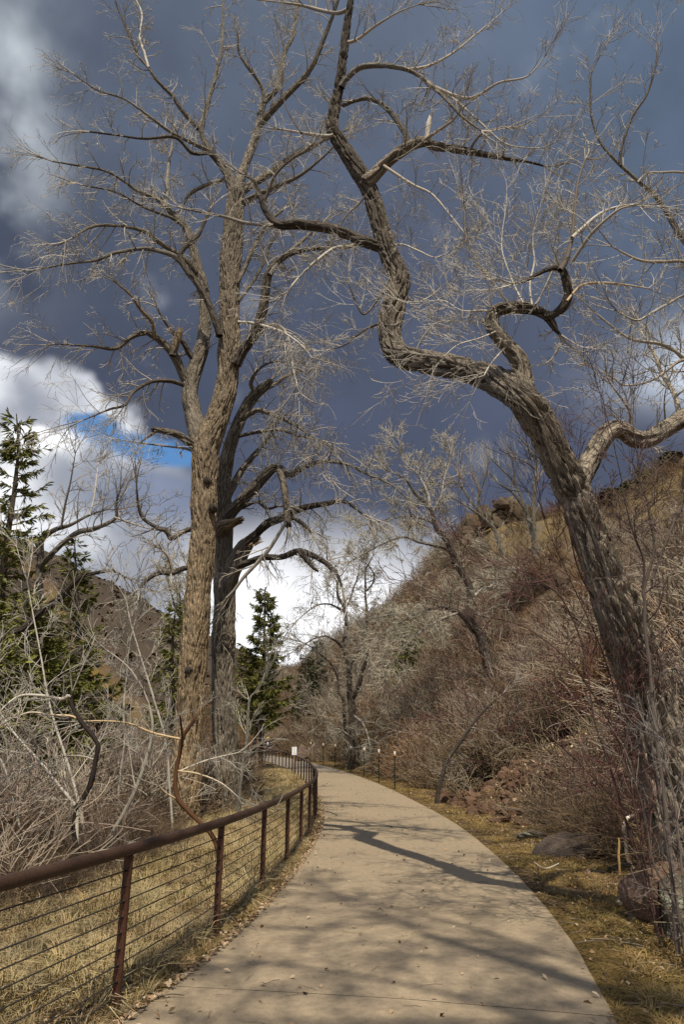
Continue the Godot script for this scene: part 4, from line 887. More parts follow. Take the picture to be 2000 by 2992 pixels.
func left_trees() -> void:
	var k := Color(0.30, 0.27, 0.22)
	var t := thing("cottonwood_tree", "bare pale-limbed tree with crooked reaching limbs behind the left fir", "tree")
	begin([3, 3], [0.6, 0.4, 0.1, 0.0], 0.007, 0.02, 1.4, dark_bark, Color(0.40, 0.36, 0.29), 0.65)
	var up := Vector3(0, 0.5, 0)
	limb(t, "trunk", [-9.238, 1.595, -23, 0.181,  -9.534, 3.208, -23, 0.171,  -9.891, 4.614, -23, 0.16,  -10.248, 6.08, -23, 0.149,  -10.492, 7.142, -23, 0.136,  -10.537, 7.764, -23, 0.129,  -10.586, 8.206, -23, 0.115,  -10.589, 8.653, -23, 0.108,  -10.187, 8.976, -23, 0.085,  -9.641, 9.171, -23, 0.062,  -8.989, 9.548, -23, 0.039,  -8.388, 9.746, -23, 0.023], k, k, 0.3, 0.8, 2.0, up, 0.4)
	limb(t, "limb", [-10.081, 8.206, -23, 0.099,  -9.684, 8.528, -22.851, 0.092,  -9.202, 8.799, -22.693, 0.091,  -8.673, 8.865, -22.549, 0.083,  -8.059, 9.045, -22.369, 0.068,  -7.793, 9.251, -22.27, 0.06,  -7.828, 9.612, -22.16, 0.045,  -7.681, 10.115, -22, 0.03], k, pale_twig, 0.25, 0.8, 2.0, up)
	limb(t, "limb", [-10.499, 7.608, -23, 0.106,  -10.164, 7.839, -22.695, 0.098,  -9.818, 8.036, -22.4, 0.089], k, k)
	limb(t, "limb", [-9.964, 9.041, -23, 0.039,  -9.696, 9.654, -22.415, 0.038,  -9.365, 10.239, -21.821, 0.03,  -8.981, 11.02, -21, 0.015], pale_twig, pale_twig, 0.3, 0.6, 1.5, up)
	limb(t, "limb", [-8.822, 9.361, -22.5, 0.038,  -8.812, 10.073, -22.669, 0.031,  -8.878, 10.805, -22.835, 0.024,  -8.944, 11.559, -23, 0.016], pale_twig, pale_twig, 0.3, 0.6, 1.5, up)
	limb(t, "limb", [-7.768, 9.112, -22, 0.037,  -7.221, 8.843, -21.659, 0.037,  -6.655, 8.573, -21.297, 0.029,  -6.199, 8.373, -21, 0.021], k, k, 0.25, 0.6, 1.5, up)
	finish(t)
	t = thing("dead_tree", "dark dead trunk leaning right out of the left brush with a hooked tip", "tree")
	begin([4, 3], [0.1, 0, -0.1, 0], 0.007, 0.018, 1.2, dark_bark, k, 0.7)
	limb(t, "trunk", [-8.733, 4.206, -18, 0.137,  -8.354, 4.721, -18, 0.115,  -7.955, 5.163, -18, 0.105,  -7.538, 5.517, -18, 0.099,  -7.241, 5.935, -18, 0.083,  -7.026, 6.104, -18, 0.065,  -6.771, 6.153, -18, 0.053,  -6.307, 6.238, -18, 0.041,  -6.111, 6.177, -18, 0.03,  -5.935, 6.08, -18, 0.018], dark_bark * 0.8, dark_bark, 0.3, 0.4, 1.2, up, 0.3)
	limb(t, "limb", [-6.111, 6.177, -18, 0.03,  -6.022, 6.019, -17.845, 0.029,  -6.014, 5.794, -17.6, 0.017], dark_bark, dark_bark)
	finish(t)
	t = thing("willow_tree", "pale rounded bare willow showing between the hill and the brown trunk", "tree")
	begin([6, 4, 1], [0.1, -0.2, -0.4, -0.4], 0.012, 0.03, 1.0, k, Color(0.42, 0.38, 0.27), 0.6)
	limb(t, "trunk", [-10.01, 4.651, -45, 0.195,  -10.402, 7.966, -45, 0.171,  -10.678, 9.686, -45, 0.145,  -10.856, 10.857, -45, 0.117,  -11.142, 11.897, -45, 0.073,  -11.35, 12.651, -45, 0.044], k, k, 0.3, 1.0, 2.4, up, 0.3)
	limb(t, "limb", [-10.678, 9.686, -45, 0.101,  -11.067, 10.607, -44.489, 0.072,  -11.314, 11.525, -44, 0.043], k, k, 0.3, 1.0, 2.2, up)
	limb(t, "limb", [-10.752, 10.269, -45, 0.102,  -10.646, 11.566, -45.538, 0.074,  -10.624, 12.739, -46, 0.045], k, k, 0.3, 1.0, 2.2, up)
	finish(t)
	# two blackened snags in the brush beyond the railing
	t = thing("snag", "blackened crooked snag with a pale arching branch at its broken top", "dead tree")
	begin([4, 3], [0.1, 0.05, 0, 0], 0.0032, 0.010, 1.6, k, pale_twig * 0.8, 0.7)
	var black := Color(0.028, 0.023, 0.019)
	limb(t, "trunk", [-3.294, 0.169, -9.5, 0.03,  -3.351, 0.488, -9.5, 0.028,  -3.417, 0.699, -9.5, 0.031,  -3.436, 0.933, -9.5, 0.036,  -3.36, 1.041, -9.5, 0.039,  -3.271, 1.24, -9.5, 0.04,  -3.24, 1.5, -9.5, 0.037,  -3.222, 1.689, -9.5, 0.035,  -3.276, 1.804, -9.5, 0.032,  -3.462, 1.997, -9.5, 0.032,  -3.607, 2.176, -9.5, 0.029,  -3.652, 2.295, -9.5, 0.029,  -3.654, 2.403, -9.5, 0.027], black, black, 0.5, 0.4, 1.2, Vector3.ZERO, 0.1, true, 0.016, 0.03)
	limb(t, "branch", [-3.658, 2.34, -9.5, 0.021,  -3.7, 2.35, -9.483, 0.024,  -3.769, 2.308, -9.449, 0.023,  -3.948, 2.343, -9.375, 0.02,  -4.208, 2.347, -9.266, 0.017,  -4.338, 2.253, -9.194, 0.014,  -4.409, 2.136, -9.132, 0.011,  -4.522, 1.866, -9, 0.008], pale_twig, pale_twig, 0.10, 0.4, 1.1, Vector3(0, 0.3, 0))
	limb(t, "branch", [-3.521, 2.053, -9.5, 0.015,  -3.627, 2.095, -9.458, 0.015,  -3.83, 2.103, -9.38, 0.012,  -4.08, 2.132, -9.282, 0.011,  -4.259, 2.058, -9.2, 0.006], warm_bark * 1.2, pale_twig, 0.12, 0.4, 1.0)
	limb(t, "branch", [-3.263, 1.548, -9.5, 0.011,  -3.436, 1.585, -9.586, 0.012,  -3.72, 1.589, -9.723, 0.009,  -4.076, 1.514, -9.9, 0.006], k, k, 0.12, 0.4, 1.0)
	finish(t)
	t = thing("snag", "reddish brown crooked snag in front of the brown trunk, pale side branches", "dead tree")
	begin([3, 2], [0.1, 0.05, 0, 0], 0.0032, 0.010, 1.6, k, pale_twig * 0.8, 0.7)
	var red := Color(0.075, 0.040, 0.022)
	limb(t, "trunk", [-1.808, 0.268, -11, 0.038,  -1.93, 0.5, -11, 0.038,  -2.121, 0.664, -11, 0.035,  -2.314, 0.83, -11, 0.036,  -2.464, 0.998, -11, 0.036,  -2.512, 1.277, -11, 0.033,  -2.47, 1.668, -11, 0.033,  -2.438, 1.864, -11, 0.033,  -2.367, 1.979, -11, 0.03,  -2.282, 2.121, -11, 0.027], red * 1.5, red, 0, 0, 0, Vector3.ZERO, 0, true)
	limb(t, "branch", [-2.449, 1.826, -11, 0.017,  -2.429, 2.023, -10.754, 0.016,  -2.424, 2.143, -10.6, 0.013], red, red, 0, 0, 0, Vector3.ZERO, 0, true)
	limb(t, "branch", [-2.475, 0.974, -11, 0.013,  -2.616, 1.072, -10.853, 0.013,  -2.723, 1.248, -10.682, 0.01,  -2.768, 1.587, -10.4, 0.006], Color(0.5, 0.38, 0.22), pale_twig, 0.15, 0.3, 0.8)
	limb(t, "branch", [-2.479, 1.363, -11, 0.013,  -2.118, 1.329, -10.753, 0.013,  -1.728, 1.216, -10.462, 0.009,  -1.438, 1.049, -10.2, 0.006], Color(0.5, 0.38, 0.22), pale_twig, 0.15, 0.3, 0.8)
	limb(t, "branch", [-2.478, 1.351, -11, 0.013,  -2.112, 1.508, -11.238, 0.01,  -1.654, 1.621, -11.5, 0.007], pale_twig, pale_twig, 0.15, 0.3, 0.8)
	limb(t, "branch", [-2.489, 1.82, -11, 0.017,  -2.866, 1.906, -10.828, 0.017,  -3.184, 2.034, -10.674, 0.013,  -3.481, 2.066, -10.532, 0.013,  -3.75, 2.062, -10.4, 0.01], Color(0.5, 0.38, 0.22), Color(0.5, 0.38, 0.22), 0.14, 0.3, 0.9)
	finish(t)
	# saplings in the same brush
	var saps := [
		["pale grey sapling rising left of the blackened snag", [-4.052, -0.111, -12, 0.031,  -4.101, 0.283, -12, 0.028,  -4.333, 0.96, -12, 0.028,  -4.589, 1.543, -12, 0.025,  -4.876, 2.152, -12, 0.022,  -5.039, 2.573, -12, 0.019,  -5.27, 3.296, -12, 0.015,  -5.556, 4.142, -12, 0.012,  -5.679, 4.54, -12, 0.008], 1.0],
		["pale stem slanting left out of the foot of the blackened snag", [-3.513, 0.893, -9.8, 0.023,  -3.567, 0.999, -9.8, 0.02,  -3.801, 1.225, -9.8, 0.02,  -4.067, 1.494, -9.8, 0.018,  -4.354, 1.75, -9.8, 0.015,  -4.573, 1.966, -9.8, 0.012,  -4.882, 2.343, -9.8, 0.009], 1.0],
		["grey brown sapling leaning right then left between the two snags", [-3.662, -0.006, -11.5, 0.04,  -3.6, 0.318, -11.5, 0.037,  -3.366, 0.772, -11.5, 0.037,  -3.213, 1.143, -11.5, 0.034,  -3.107, 1.549, -11.5, 0.031,  -3.044, 1.919, -11.5, 0.028,  -3.128, 2.296, -11.5, 0.021,  -3.312, 2.662, -11.5, 0.018,  -3.574, 2.979, -11.5, 0.014,  -3.928, 3.229, -11.5, 0.011], 0.62],
		["slim pale sapling just right of the grey trunk", [-2.573, 0.681, -18.5, 0.044,  -2.534, 1.248, -18.5, 0.044,  -2.484, 1.615, -18.5, 0.039,  -2.454, 1.934, -18.5, 0.039,  -2.438, 2.836, -18.5, 0.034,  -2.288, 3.08, -18.5, 0.023,  -2.126, 3.36, -18.5, 0.012], 0.9],
		["thin pale sapling standing close against the brown trunk at its left", [-3.181, 0.247, -14, 0.029,  -3.302, 1.006, -14, 0.025,  -3.435, 1.796, -14, 0.021,  -3.747, 2.618, -14, 0.022,  -3.995, 3.213, -14, 0.018,  -4.348, 4.094, -14, 0.013,  -4.485, 4.549, -14, 0.009], 0.85],
		["thin grey sapling at the left edge behind the railing", [-4.366, 0.115, -10.5, 0.021,  -4.533, 0.61, -10.5, 0.018,  -4.709, 1.064, -10.5, 0.019,  -4.878, 1.414, -10.5, 0.016,  -5.127, 1.772, -10.5, 0.01], 0.8],
		["slight sapling forking in front of the left hill", [-4.521, 0.143, -15, 0.031,  -4.574, 0.957, -15, 0.027,  -4.546, 1.803, -15, 0.023,  -4.638, 2.505, -15, 0.023,  -4.643, 3.183, -15, 0.019,  -4.648, 3.789, -15, 0.014,  -4.572, 4.362, -15, 0.01], 0.9]]
	for s in saps:
		t = thing("sapling", s[0], "young tree")
		var tone: float = s[2]
		begin([4, 3, 1], [0.5, 0.3, 0.1, 0], 0.0042, 0.012, 0.9, k * tone, pale_twig * tone, 0.6)
		limb(t, "stem", rooted(s[1]), pale_twig * tone, pale_twig * tone, 0.26, 0.4, 1.3, Vector3(0, 0.3, 0), 0.3)
		finish(t)

func right_shrubs() -> void:
	var dark := Color(0.085, 0.070, 0.060)
	var t := thing("sapling", "dark grey sapling standing in front of the great leaning trunk", "young tree")
	begin([5, 3, 1], [0.4, 0.3, 0.1, 0], 0.0028, 0.009, 1.0, dark, Color(0.14, 0.10, 0.09), 0.65, 0.14)
	limb(t, "stem", rooted([2.939, 0.253, -6.85, 0.023,  2.983, 0.773, -6.85, 0.022,  3.002, 1.361, -6.85, 0.02,  3.011, 1.962, -6.85, 0.021,  3.04, 2.445, -6.85, 0.019,  3.049, 2.832, -6.85, 0.02,  3.088, 3.098, -6.85, 0.02,  3.094, 3.23, -6.85, 0.018,  3.264, 3.652, -6.85, 0.016,  3.27, 3.998, -6.85, 0.014,  3.273, 4.175, -6.85, 0.012,  3.233, 4.386, -6.85, 0.009,  3.24, 4.772, -6.85, 0.007,  3.247, 5.165, -6.85, 0.005]), dark * 1.3, dark, 0.16, 0.3, 1.0, Vector3(0, 0.3, 0), 0.4)
	limb(t, "stem", [3.085, 3.23, -6.85, 0.013,  3.11, 3.522, -6.789, 0.013,  3.028, 3.76, -6.736, 0.011,  2.941, 4.161, -6.651, 0.009,  2.924, 4.351, -6.613, 0.007,  2.872, 4.657, -6.55, 0.005], dark, dark, 0.13, 0.3, 0.9, Vector3(0, 0.3, 0))
	limb(t, "stem", [3.188, 3.321, -6.85, 0.013,  3.312, 3.52, -6.901, 0.011,  3.577, 3.962, -7.008, 0.012,  3.756, 4.192, -7.065, 0.01,  4.022, 4.551, -7.15, 0.005], dark, dark, 0.13, 0.3, 0.9, Vector3(0, 0.3, 0))
	finish(t)
	var red := Color(0.062, 0.038, 0.034)
	t = thing("dogwood_shrub", "red-stemmed shrub spreading left in front of the leaning trunk", "shrub")
	begin([4, 3, 1], [0.25, 0.2, 0.1, 0], 0.0026, 0.008, 0.8, red, Color(0.13, 0.068, 0.060), 0.6, 0.11)
	for s in [[3.024, 0.311, -7.45, 0.012,  2.967, 0.499, -7.45, 0.011,  3.06, 2.117, -7.45, 0.01,  2.983, 2.789, -7.45, 0.009,  2.835, 3.167, -7.45, 0.008,  2.682, 3.518, -7.45, 0.008,  2.615, 3.978, -7.45, 0.006,  2.595, 4.398, -7.45, 0.003],
			[2.901, 0.348, -7.25, 0.012,  2.778, 0.947, -7.25, 0.011,  2.68, 1.503, -7.25, 0.011,  2.573, 1.978, -7.25, 0.01,  2.56, 2.555, -7.25, 0.009,  2.492, 2.926, -7.25, 0.009,  2.394, 3.18, -7.25, 0.008,  2.281, 3.324, -7.25, 0.008,  1.998, 3.498, -7.25, 0.006,  1.66, 3.766, -7.25, 0.003],
			[2.845, 0.385, -7.05, 0.01,  2.795, 1.043, -7.05, 0.009,  2.776, 1.508, -7.05, 0.01,  2.659, 1.912, -7.05, 0.008,  2.449, 2.333, -7.05, 0.007,  2.256, 2.593, -7.05, 0.006,  1.923, 2.861, -7.05, 0.005,  1.659, 2.951, -7.05, 0.003],
			[3.127, 0.274, -7.65, 0.011,  3.095, 1.111, -7.65, 0.01,  3.048, 1.753, -7.65, 0.009,  2.92, 2.574, -7.65, 0.008,  2.784, 3.058, -7.65, 0.006,  2.559, 3.717, -7.65, 0.005,  2.403, 4.196, -7.65, 0.003],
			[2.943, 0.348, -7.25, 0.011,  2.856, 0.718, -7.25, 0.009,  2.719, 1.142, -7.25, 0.008,  2.419, 1.503, -7.25, 0.007,  2.109, 1.792, -7.25, 0.006,  1.85, 1.961, -7.25, 0.003]]:
		limb(t, "stem", rooted(s), red * 1.2, red * 1.2, 0.15, 0.35, 1.1, Vector3(-0.2, 0.35, 0), 0.3)
	finish(t)
	t = thing("shrub", "grey stemmed shrub with pale forked twigs at the right edge before the trunk", "shrub")
	begin([3, 2], [0.3, 0.2, 0.1, 0], 0.0024, 0.007, 1.0, dark * 2.0, Color(0.20, 0.18, 0.165), 0.75, 0.12)
	for s in [[2.806, 0.305, -6.45, 0.013,  2.795, 0.693, -6.45, 0.011,  2.784, 1.099, -6.45, 0.011,  2.791, 1.524, -6.45, 0.01,  2.785, 1.744, -6.45, 0.006], [2.772, 0.349, -6.25, 0.012,  2.806, 0.886, -6.25, 0.011,  2.821, 1.321, -6.25, 0.009,  2.772, 1.6, -6.25, 0.006], [2.835, 0.41, -6.25, 0.012,  2.979, 1.051, -6.25, 0.011,  2.973, 1.565, -6.25, 0.008,  2.832, 1.743, -6.25, 0.004], [2.86, 0.348, -6.55, 0.013,  2.698, 0.745, -6.55, 0.009,  2.681, 1.09, -6.55, 0.008,  2.637, 1.375, -6.55, 0.004]]:
		limb(t, "stem", rooted(s), dark * 1.2, dark * 1.5, 0.26, 0.25, 0.6, Vector3(0, 0.1, 0.2), 0.3)
	finish(t)
	t = thing("dead_tree", "dead dark stem slanting right across the thicket left of the rock heap", "tree")
	begin([4, 3], [0.1, 0, 0, 0], 0.006, 0.015, 1.0, dark_bark, Color(0.3, 0.27, 0.23), 0.6)
	limb(t, "trunk", [3.196, 0.944, -23, 0.069,  3.413, 1.398, -23, 0.062,  3.891, 1.991, -23, 0.063,  4.317, 2.526, -23, 0.049,  4.771, 2.961, -23, 0.035,  5.073, 3.208, -23, 0.021], dark_bark * 0.8, dark_bark, 0.5, 0.4, 1.2)
	finish(t)

func shade_tree() -> void:
	var t := thing("cottonwood_tree", "cottonwood behind the viewer whose high branches shade the near trail", "tree")
	begin([4, 3, 1], [0.2, 0.1, -0.1, -0.2], 0.010, 0.020, 1.2, grey_bark, pale_twig, 0.7)
	limb(t, "trunk", [6.5, -0.3, 7.0, 0.45, 6.2, 4.0, 6.8, 0.40, 5.4, 9.0, 6.2, 0.34, 4.6, 13.5, 5.4, 0.26, 3.4, 17.5, 4.6, 0.18, 1.8, 20.5, 3.8, 0.06], grey_bark, grey_bark, 0.6, 0.8, 2.0, Vector3.ZERO, 0.5)
	for s in [[4.6, 13.6, 5.4, 0.059, 3, 15.4, 4.2, 0.045, 1.4, 16.2, 3, 0.036, -0.6, 16.6, 2.2, 0.023, -2.4, 16.4, 1.6, 0.009],
			[3.6, 17, 4.7, 0.045, 2.6, 18.4, 3, 0.036, 1.4, 19.2, 1.8, 0.023, 0.4, 19.6, 0.8, 0.013],
			[5.2, 10.5, 5.9, 0.054, 3.6, 12, 4.8, 0.045, 1.8, 12.8, 3.8, 0.032, 0.2, 13, 3.2, 0.023, -1.6, 12.8, 3, 0.009],
			[3.2, 17.8, 4.4, 0.045, 1.2, 18.6, 5, 0.036, -0.6, 19, 5, 0.023, -2.2, 19, 5, 0.013]]:
		limb(t, "limb", s, grey_bark, grey_bark, 0.18, 0.9, 2.0, Vector3(0, 0.2, 0))
	finish(t)

# ------------------------------------------------------------------ conifers
# needles in flat drooping sprays along each bough
func conifer(called: String, label: String, line: Array, spread: float, first: float, whorls: int, size: float, gap: float, green: Color, droop: float) -> void:
	var t := thing(called, label, "conifer")
	line = rooted(line)
	part("trunk", bark_tube(line, 9, 0.4, 0.008, 0.06, Color(0.13, 0.10, 0.08), Color(0.16, 0.13, 0.10)), M.bark, t)
	var s := spline(line, 0.1)
	var p: PackedVector3Array = s[0]
	var r: PackedFloat32Array = s[1]
	var wood := Acc.new()
	var needles := Acc.new()
	for q in whorls:
		var f := lerpf(first, 0.985, pow(float(q) / whorls, 0.9))
		var n := 3 + rng.randi() % 3
		var turn := rng.randf() * TAU
		for b in n:
			var ff := clampf(f + rng.randf_range(-0.015, 0.015), 0.0, 0.99)
			var k := int(ff * (p.size() - 1))
			var taper := (1.0 - ff) / (1.0 - first)
			var length := spread * (0.10 + 0.95 * pow(taper, 0.75)) * rng.randf_range(0.35, 1.2)
			if rng.randf() < 0.12: continue
			var w := turn + TAU * b / n + rng.randf_range(-0.4, 0.4)
			var d := Vector3(cos(w), 0.35 - droop * taper, sin(w)).normalized()
			var at := p[k]
			var pts := PackedVector3Array([at])
			var rad := PackedFloat32Array([clampf(r[k] * 0.35, 0.008, 0.04)])
			var segs := 6
			for e in segs:
				d = (d + Vector3(0, 0.10 - droop * 0.12, 0) + rand_dir() * 0.09).normalized()
				at += d * length / segs
				pts.append(at)
				rad.append(lerpf(rad[0], 0.004, float(e + 1) / segs))
			wood.tube(pts, rad, 4, Color(0.15, 0.12, 0.10), Color(0.2, 0.16, 0.12))
			var side := d.cross(Vector3.UP).normalized()
			var count := int(length / gap) + 2
			for e in count:
				var g := pow(rng.randf_range(0.10, 1.0), 0.8) * segs
				var i := mini(int(g), segs - 1)
				var o := pts[i].lerp(pts[i + 1], g - i)
				var along := (pts[i + 1] - pts[i]).normalized()
				var reach := size * rng.randf_range(0.6, 1.5) * (1.1 - 0.35 * g / segs)
				var out := (along * rng.randf_range(0.3, 1.0) + side * rng.randf_range(-1.0, 1.0) + Vector3(0, rng.randf_range(-0.55, 0.25) - droop * 0.3, 0)).normalized()
				var tone := green * rng.randf_range(0.65, 1.35)
				for z in 5:
					var dir := (out + rand_dir() * 0.45).normalized()
					var from := o + out * reach * z * 0.17
					var wid := dir.cross(rand_dir()).normalized() * reach * 0.085
					var nn := (wid.cross(dir).normalized() + Vector3.UP * 0.6).normalized()
					needles.blade(from, from + dir * reach * 0.42 + Vector3(0, -0.03 * reach, 0), from + dir * reach * 0.85 + Vector3(0, -0.12 * reach, 0), wid, nn, tone)
	part("boughs", wood.mesh(), M.twig, t).set_meta("kind", "stuff")
	part("needles", needles.mesh(), M.needle, t).set_meta("kind", "stuff")

func conifers() -> void:
	var olive := Color(0.135, 0.140, 0.036)
	conifer("fir_tree", "tall open fir at the left edge of the view against the cloud", [-10.804, 2.62, -22, 0.135,  -11.115, 5.321, -22, 0.127,  -11.24, 6.95, -22, 0.115,  -11.306, 8.259, -22, 0.103,  -11.336, 10.035, -22, 0.075,  -11.456, 11.683, -22, 0.054,  -11.73, 13.039, -22, 0.016], 2.6, 0.08, 34, 0.25, 0.042, olive, 0.3)
	conifer("juniper_tree", "dark green pointed juniper right of the left fir, below the cloud", [-9.821, 0.313, -28, 0.133,  -10.257, 2.871, -28, 0.12,  -10.74, 5.599, -28, 0.107,  -11.152, 8.138, -28, 0.082,  -11.494, 10.087, -28, 0.019], 1.8, 0.1, 34, 0.28, 0.042, olive * 0.9, 0.2)
	conifer("juniper_tree", "broad olive juniper behind the left brush, under the leaning dead trunk", [-8.511, 1.155, -20, 0.096,  -8.654, 2.536, -20, 0.086,  -8.767, 3.986, -20, 0.063,  -8.994, 5.901, -20, 0.019], 2.4, 0.1, 30, 0.26, 0.036, olive * 1.15, 0.25)
	conifer("juniper_tree", "low green juniper at the left edge behind the pale saplings", [-8.544, 0.858, -17, 0.081,  -8.714, 2.411, -17, 0.063,  -8.859, 3.854, -17, 0.043,  -9.029, 5.159, -17, 0.017], 2.0, 0.1, 28, 0.25, 0.036, olive * 1.15, 0.25)
	conifer("spruce_tree", "dark spruce showing right of the grey trunk, pointed top clear against white cloud", [-4.936, -0.236, -44, 0.158,  -4.976, 3.54, -44, 0.149,  -4.981, 7.275, -44, 0.111,  -5.083, 11.525, -44, 0.029], 2.1, 0.29, 36, 0.32, 0.045, olive * 0.85, 0.4)
	conifer("spruce_tree", "dark spruce half hidden behind the brown trunk, at its left", [-8.752, 0.028, -38, 0.136,  -9.062, 3.289, -38, 0.128,  -9.372, 6.515, -38, 0.096,  -9.403, 9.308, -38, 0.025], 1.8, 0.06, 28, 0.32, 0.07, olive * 0.85, 0.4)
	conifer("spruce_tree", "spruce in front of the shed, lower right of the pointed spruce", [-6.343, -0.082, -50, 0.135,  -6.055, 2.332, -50, 0.122,  -5.638, 4.979, -50, 0.093,  -5.227, 7.414, -50, 0.031], 1.6, 0.38, 22, 0.3, 0.07, olive * 0.95, 0.35)
	conifer("spruce_tree", "distant bluish spruce on the skyline left of the contorted tree", [-2.848, 2.686, -78, 0.166,  -2.9, 6.815, -78, 0.145,  -2.843, 10.132, -78, 0.098,  -2.784, 13.447, -78, 0.025], 2.0, 0.1, 22, 0.5, 0.12, Color(0.045, 0.055, 0.035), 0.35)
	conifer("spruce_tree", "distant dark spruce lower on the skyline, next to the bluish one", [-3.7, 2.661, -76, 0.162,  -3.861, 6.684, -76, 0.141,  -3.948, 8.983, -76, 0.095,  -4.041, 11.567, -76, 0.024], 1.9, 0.1, 20, 0.5, 0.12, Color(0.05, 0.055, 0.03), 0.35)
	conifer("spruce_tree", "small distant conifer on the right ridge line", [6.929, 13.953, -88, 0.168,  7.002, 16.75, -88, 0.141,  7.069, 19.318, -88, 0.029], 1.4, 0.05, 16, 0.5, 0.12, Color(0.04, 0.045, 0.025), 0.35)
	conifer("juniper_tree", "dark green conifer on the hillside behind the leaning slender tree", [5.471, 6.904, -58, 0.163,  5.539, 9.049, -58, 0.128,  5.508, 11.619, -58, 0.056], 2.6, 0.05, 18, 0.4, 0.09, olive * 0.8, 0.3)

func make_trees() -> void:
	tree_a()
	tree_b()
	tree_c()
	tree_d()
	tree_e()
	ridge_trees()
	left_trees()
	right_shrubs()
	conifers()
	shade_tree()

# ------------------------------------------------------------------ things along the trail
func rock_mesh(rows: int, cols: int, cuts: int, squash: Vector3, c0: Color, c1: Color, lichen := 0.0) -> ArrayMesh:
	var planes := []
	for q in cuts:
		var n := rand_dir()
		planes.append([n, rng.randf_range(0.45, 0.85)])
	var off := rng.randf() * 100.0
	var v := PackedVector3Array()
	var uv := PackedVector2Array()
	var col := PackedColorArray()
	for r in rows:
		var th := PI * r / (rows - 1)
		for q in cols + 1:
			var ph := TAU * (q % cols) / cols
			var d := Vector3(sin(th) * cos(ph), cos(th), sin(th) * sin(ph))
			var rad := 1.15
			for pl in planes:
				var k := d.dot(pl[0])
				if k > 0.05: rad = minf(rad, pl[1] / k)
			rad *= 1.0 + 0.12 * rough.get_noise_3d(d.x * 60.0 + off, d.y * 60.0, d.z * 60.0)
			v.append(d * rad * squash)
			uv.append(Vector2(ph, th))
			var c := c0.lerp(c1, clampf(0.5 + rough.get_noise_3d(d.x * 30.0, d.y * 30.0 + off, d.z * 30.0), 0.0, 1.0))
			if lichen > 0.0 and rough.get_noise_3d(d.x * 130.0, d.y * 130.0, d.z * 130.0 + off) > 0.28 - lichen * 0.2:
				c = Color(0.31, 0.31, 0.24)
			col.append(c)
	var m := Acc.new()
	for r in rows - 1:
		for q in cols:
			var i := r * (cols + 1) + q
			for t in [[i, i + 1, i + cols + 1], [i + 1, i + cols + 2, i + cols + 1]]:
				var n := (v[t[2]] - v[t[0]]).cross(v[t[1]] - v[t[0]])
				if n.length_squared() < 1e-12: continue
				n = n.normalized()
				if n.dot(v[t[0]]) < 0.0: m.tri(v[t[0]], v[t[2]], v[t[1]], -n, col[t[0]])
				else: m.tri(v[t[0]], v[t[1]], v[t[2]], n, col[t[0]])
	return m.mesh()

func railing() -> void:
	var t := thing("railing", "rust brown steel railing with round top rail and cables along the left edge", "railing")
	var p := PackedVector3Array()
	var r := PackedFloat32Array()
	var d := 2.2
	while d < 72.0:
		p.append(Vector3(xl(d), rise(d) + 0.99, -d))
		r.append(0.042)
		d += 0.22 if d < 20.0 else 0.35
	var rail := Acc.new()
	var brown := Color(0.066, 0.042, 0.031)
	rail.tube(p, r, 14, brown, brown)
	part("top_rail", rail.mesh(), M.rust, t)
	for k in 9:
		var c := Acc.new()
		var cp := PackedVector3Array()
		var cr := PackedFloat32Array()
		for q in p.size():
			cp.append(p[q] + Vector3(0, -0.135 - 0.0985 * k, 0))
			cr.append(0.0052)
		c.tube(cp, cr, 5, Color.WHITE, Color.WHITE)
		part("cable", c.mesh(), M.cable, t)
	var post := Acc.new()
	post.box(Vector3(0, 0.40, 0), Vector3(0.030, 0, 0), Vector3(0, 0.565, 0), Vector3(0, 0, 0.013), Color(0.082, 0.038, 0.023))
	var pm := post.mesh()
	var nub := Acc.new()
	nub.tube(PackedVector3Array([Vector3(0, 0, -0.03), Vector3(0, 0, 0.04)]), PackedFloat32Array([0.010, 0.010]), 7, Color.BLACK, Color.BLACK)
	var nm := nub.mesh()
	var foot := Acc.new()
	foot.box(Vector3(0, -0.005, 0), Vector3(0.055, 0, 0), Vector3(0, 0.006, 0), Vector3(0, 0, 0.055), Color(0.06, 0.03, 0.02))
	d = 3.62
	var n := 0
	while d < 71.0:
		var o := part("post", pm, M.rust, t, Vector3(xl(d), rise(d), -d))
		o.rotation.y = -slant(d)
		if n < 7:
			for k in 9:
				part("cable_fitting", nm, M.cable, o, Vector3(0.0, 0.855 - 0.0985 * k, 0))
		n += 1
		d += 1.98 * cos(slant(d))

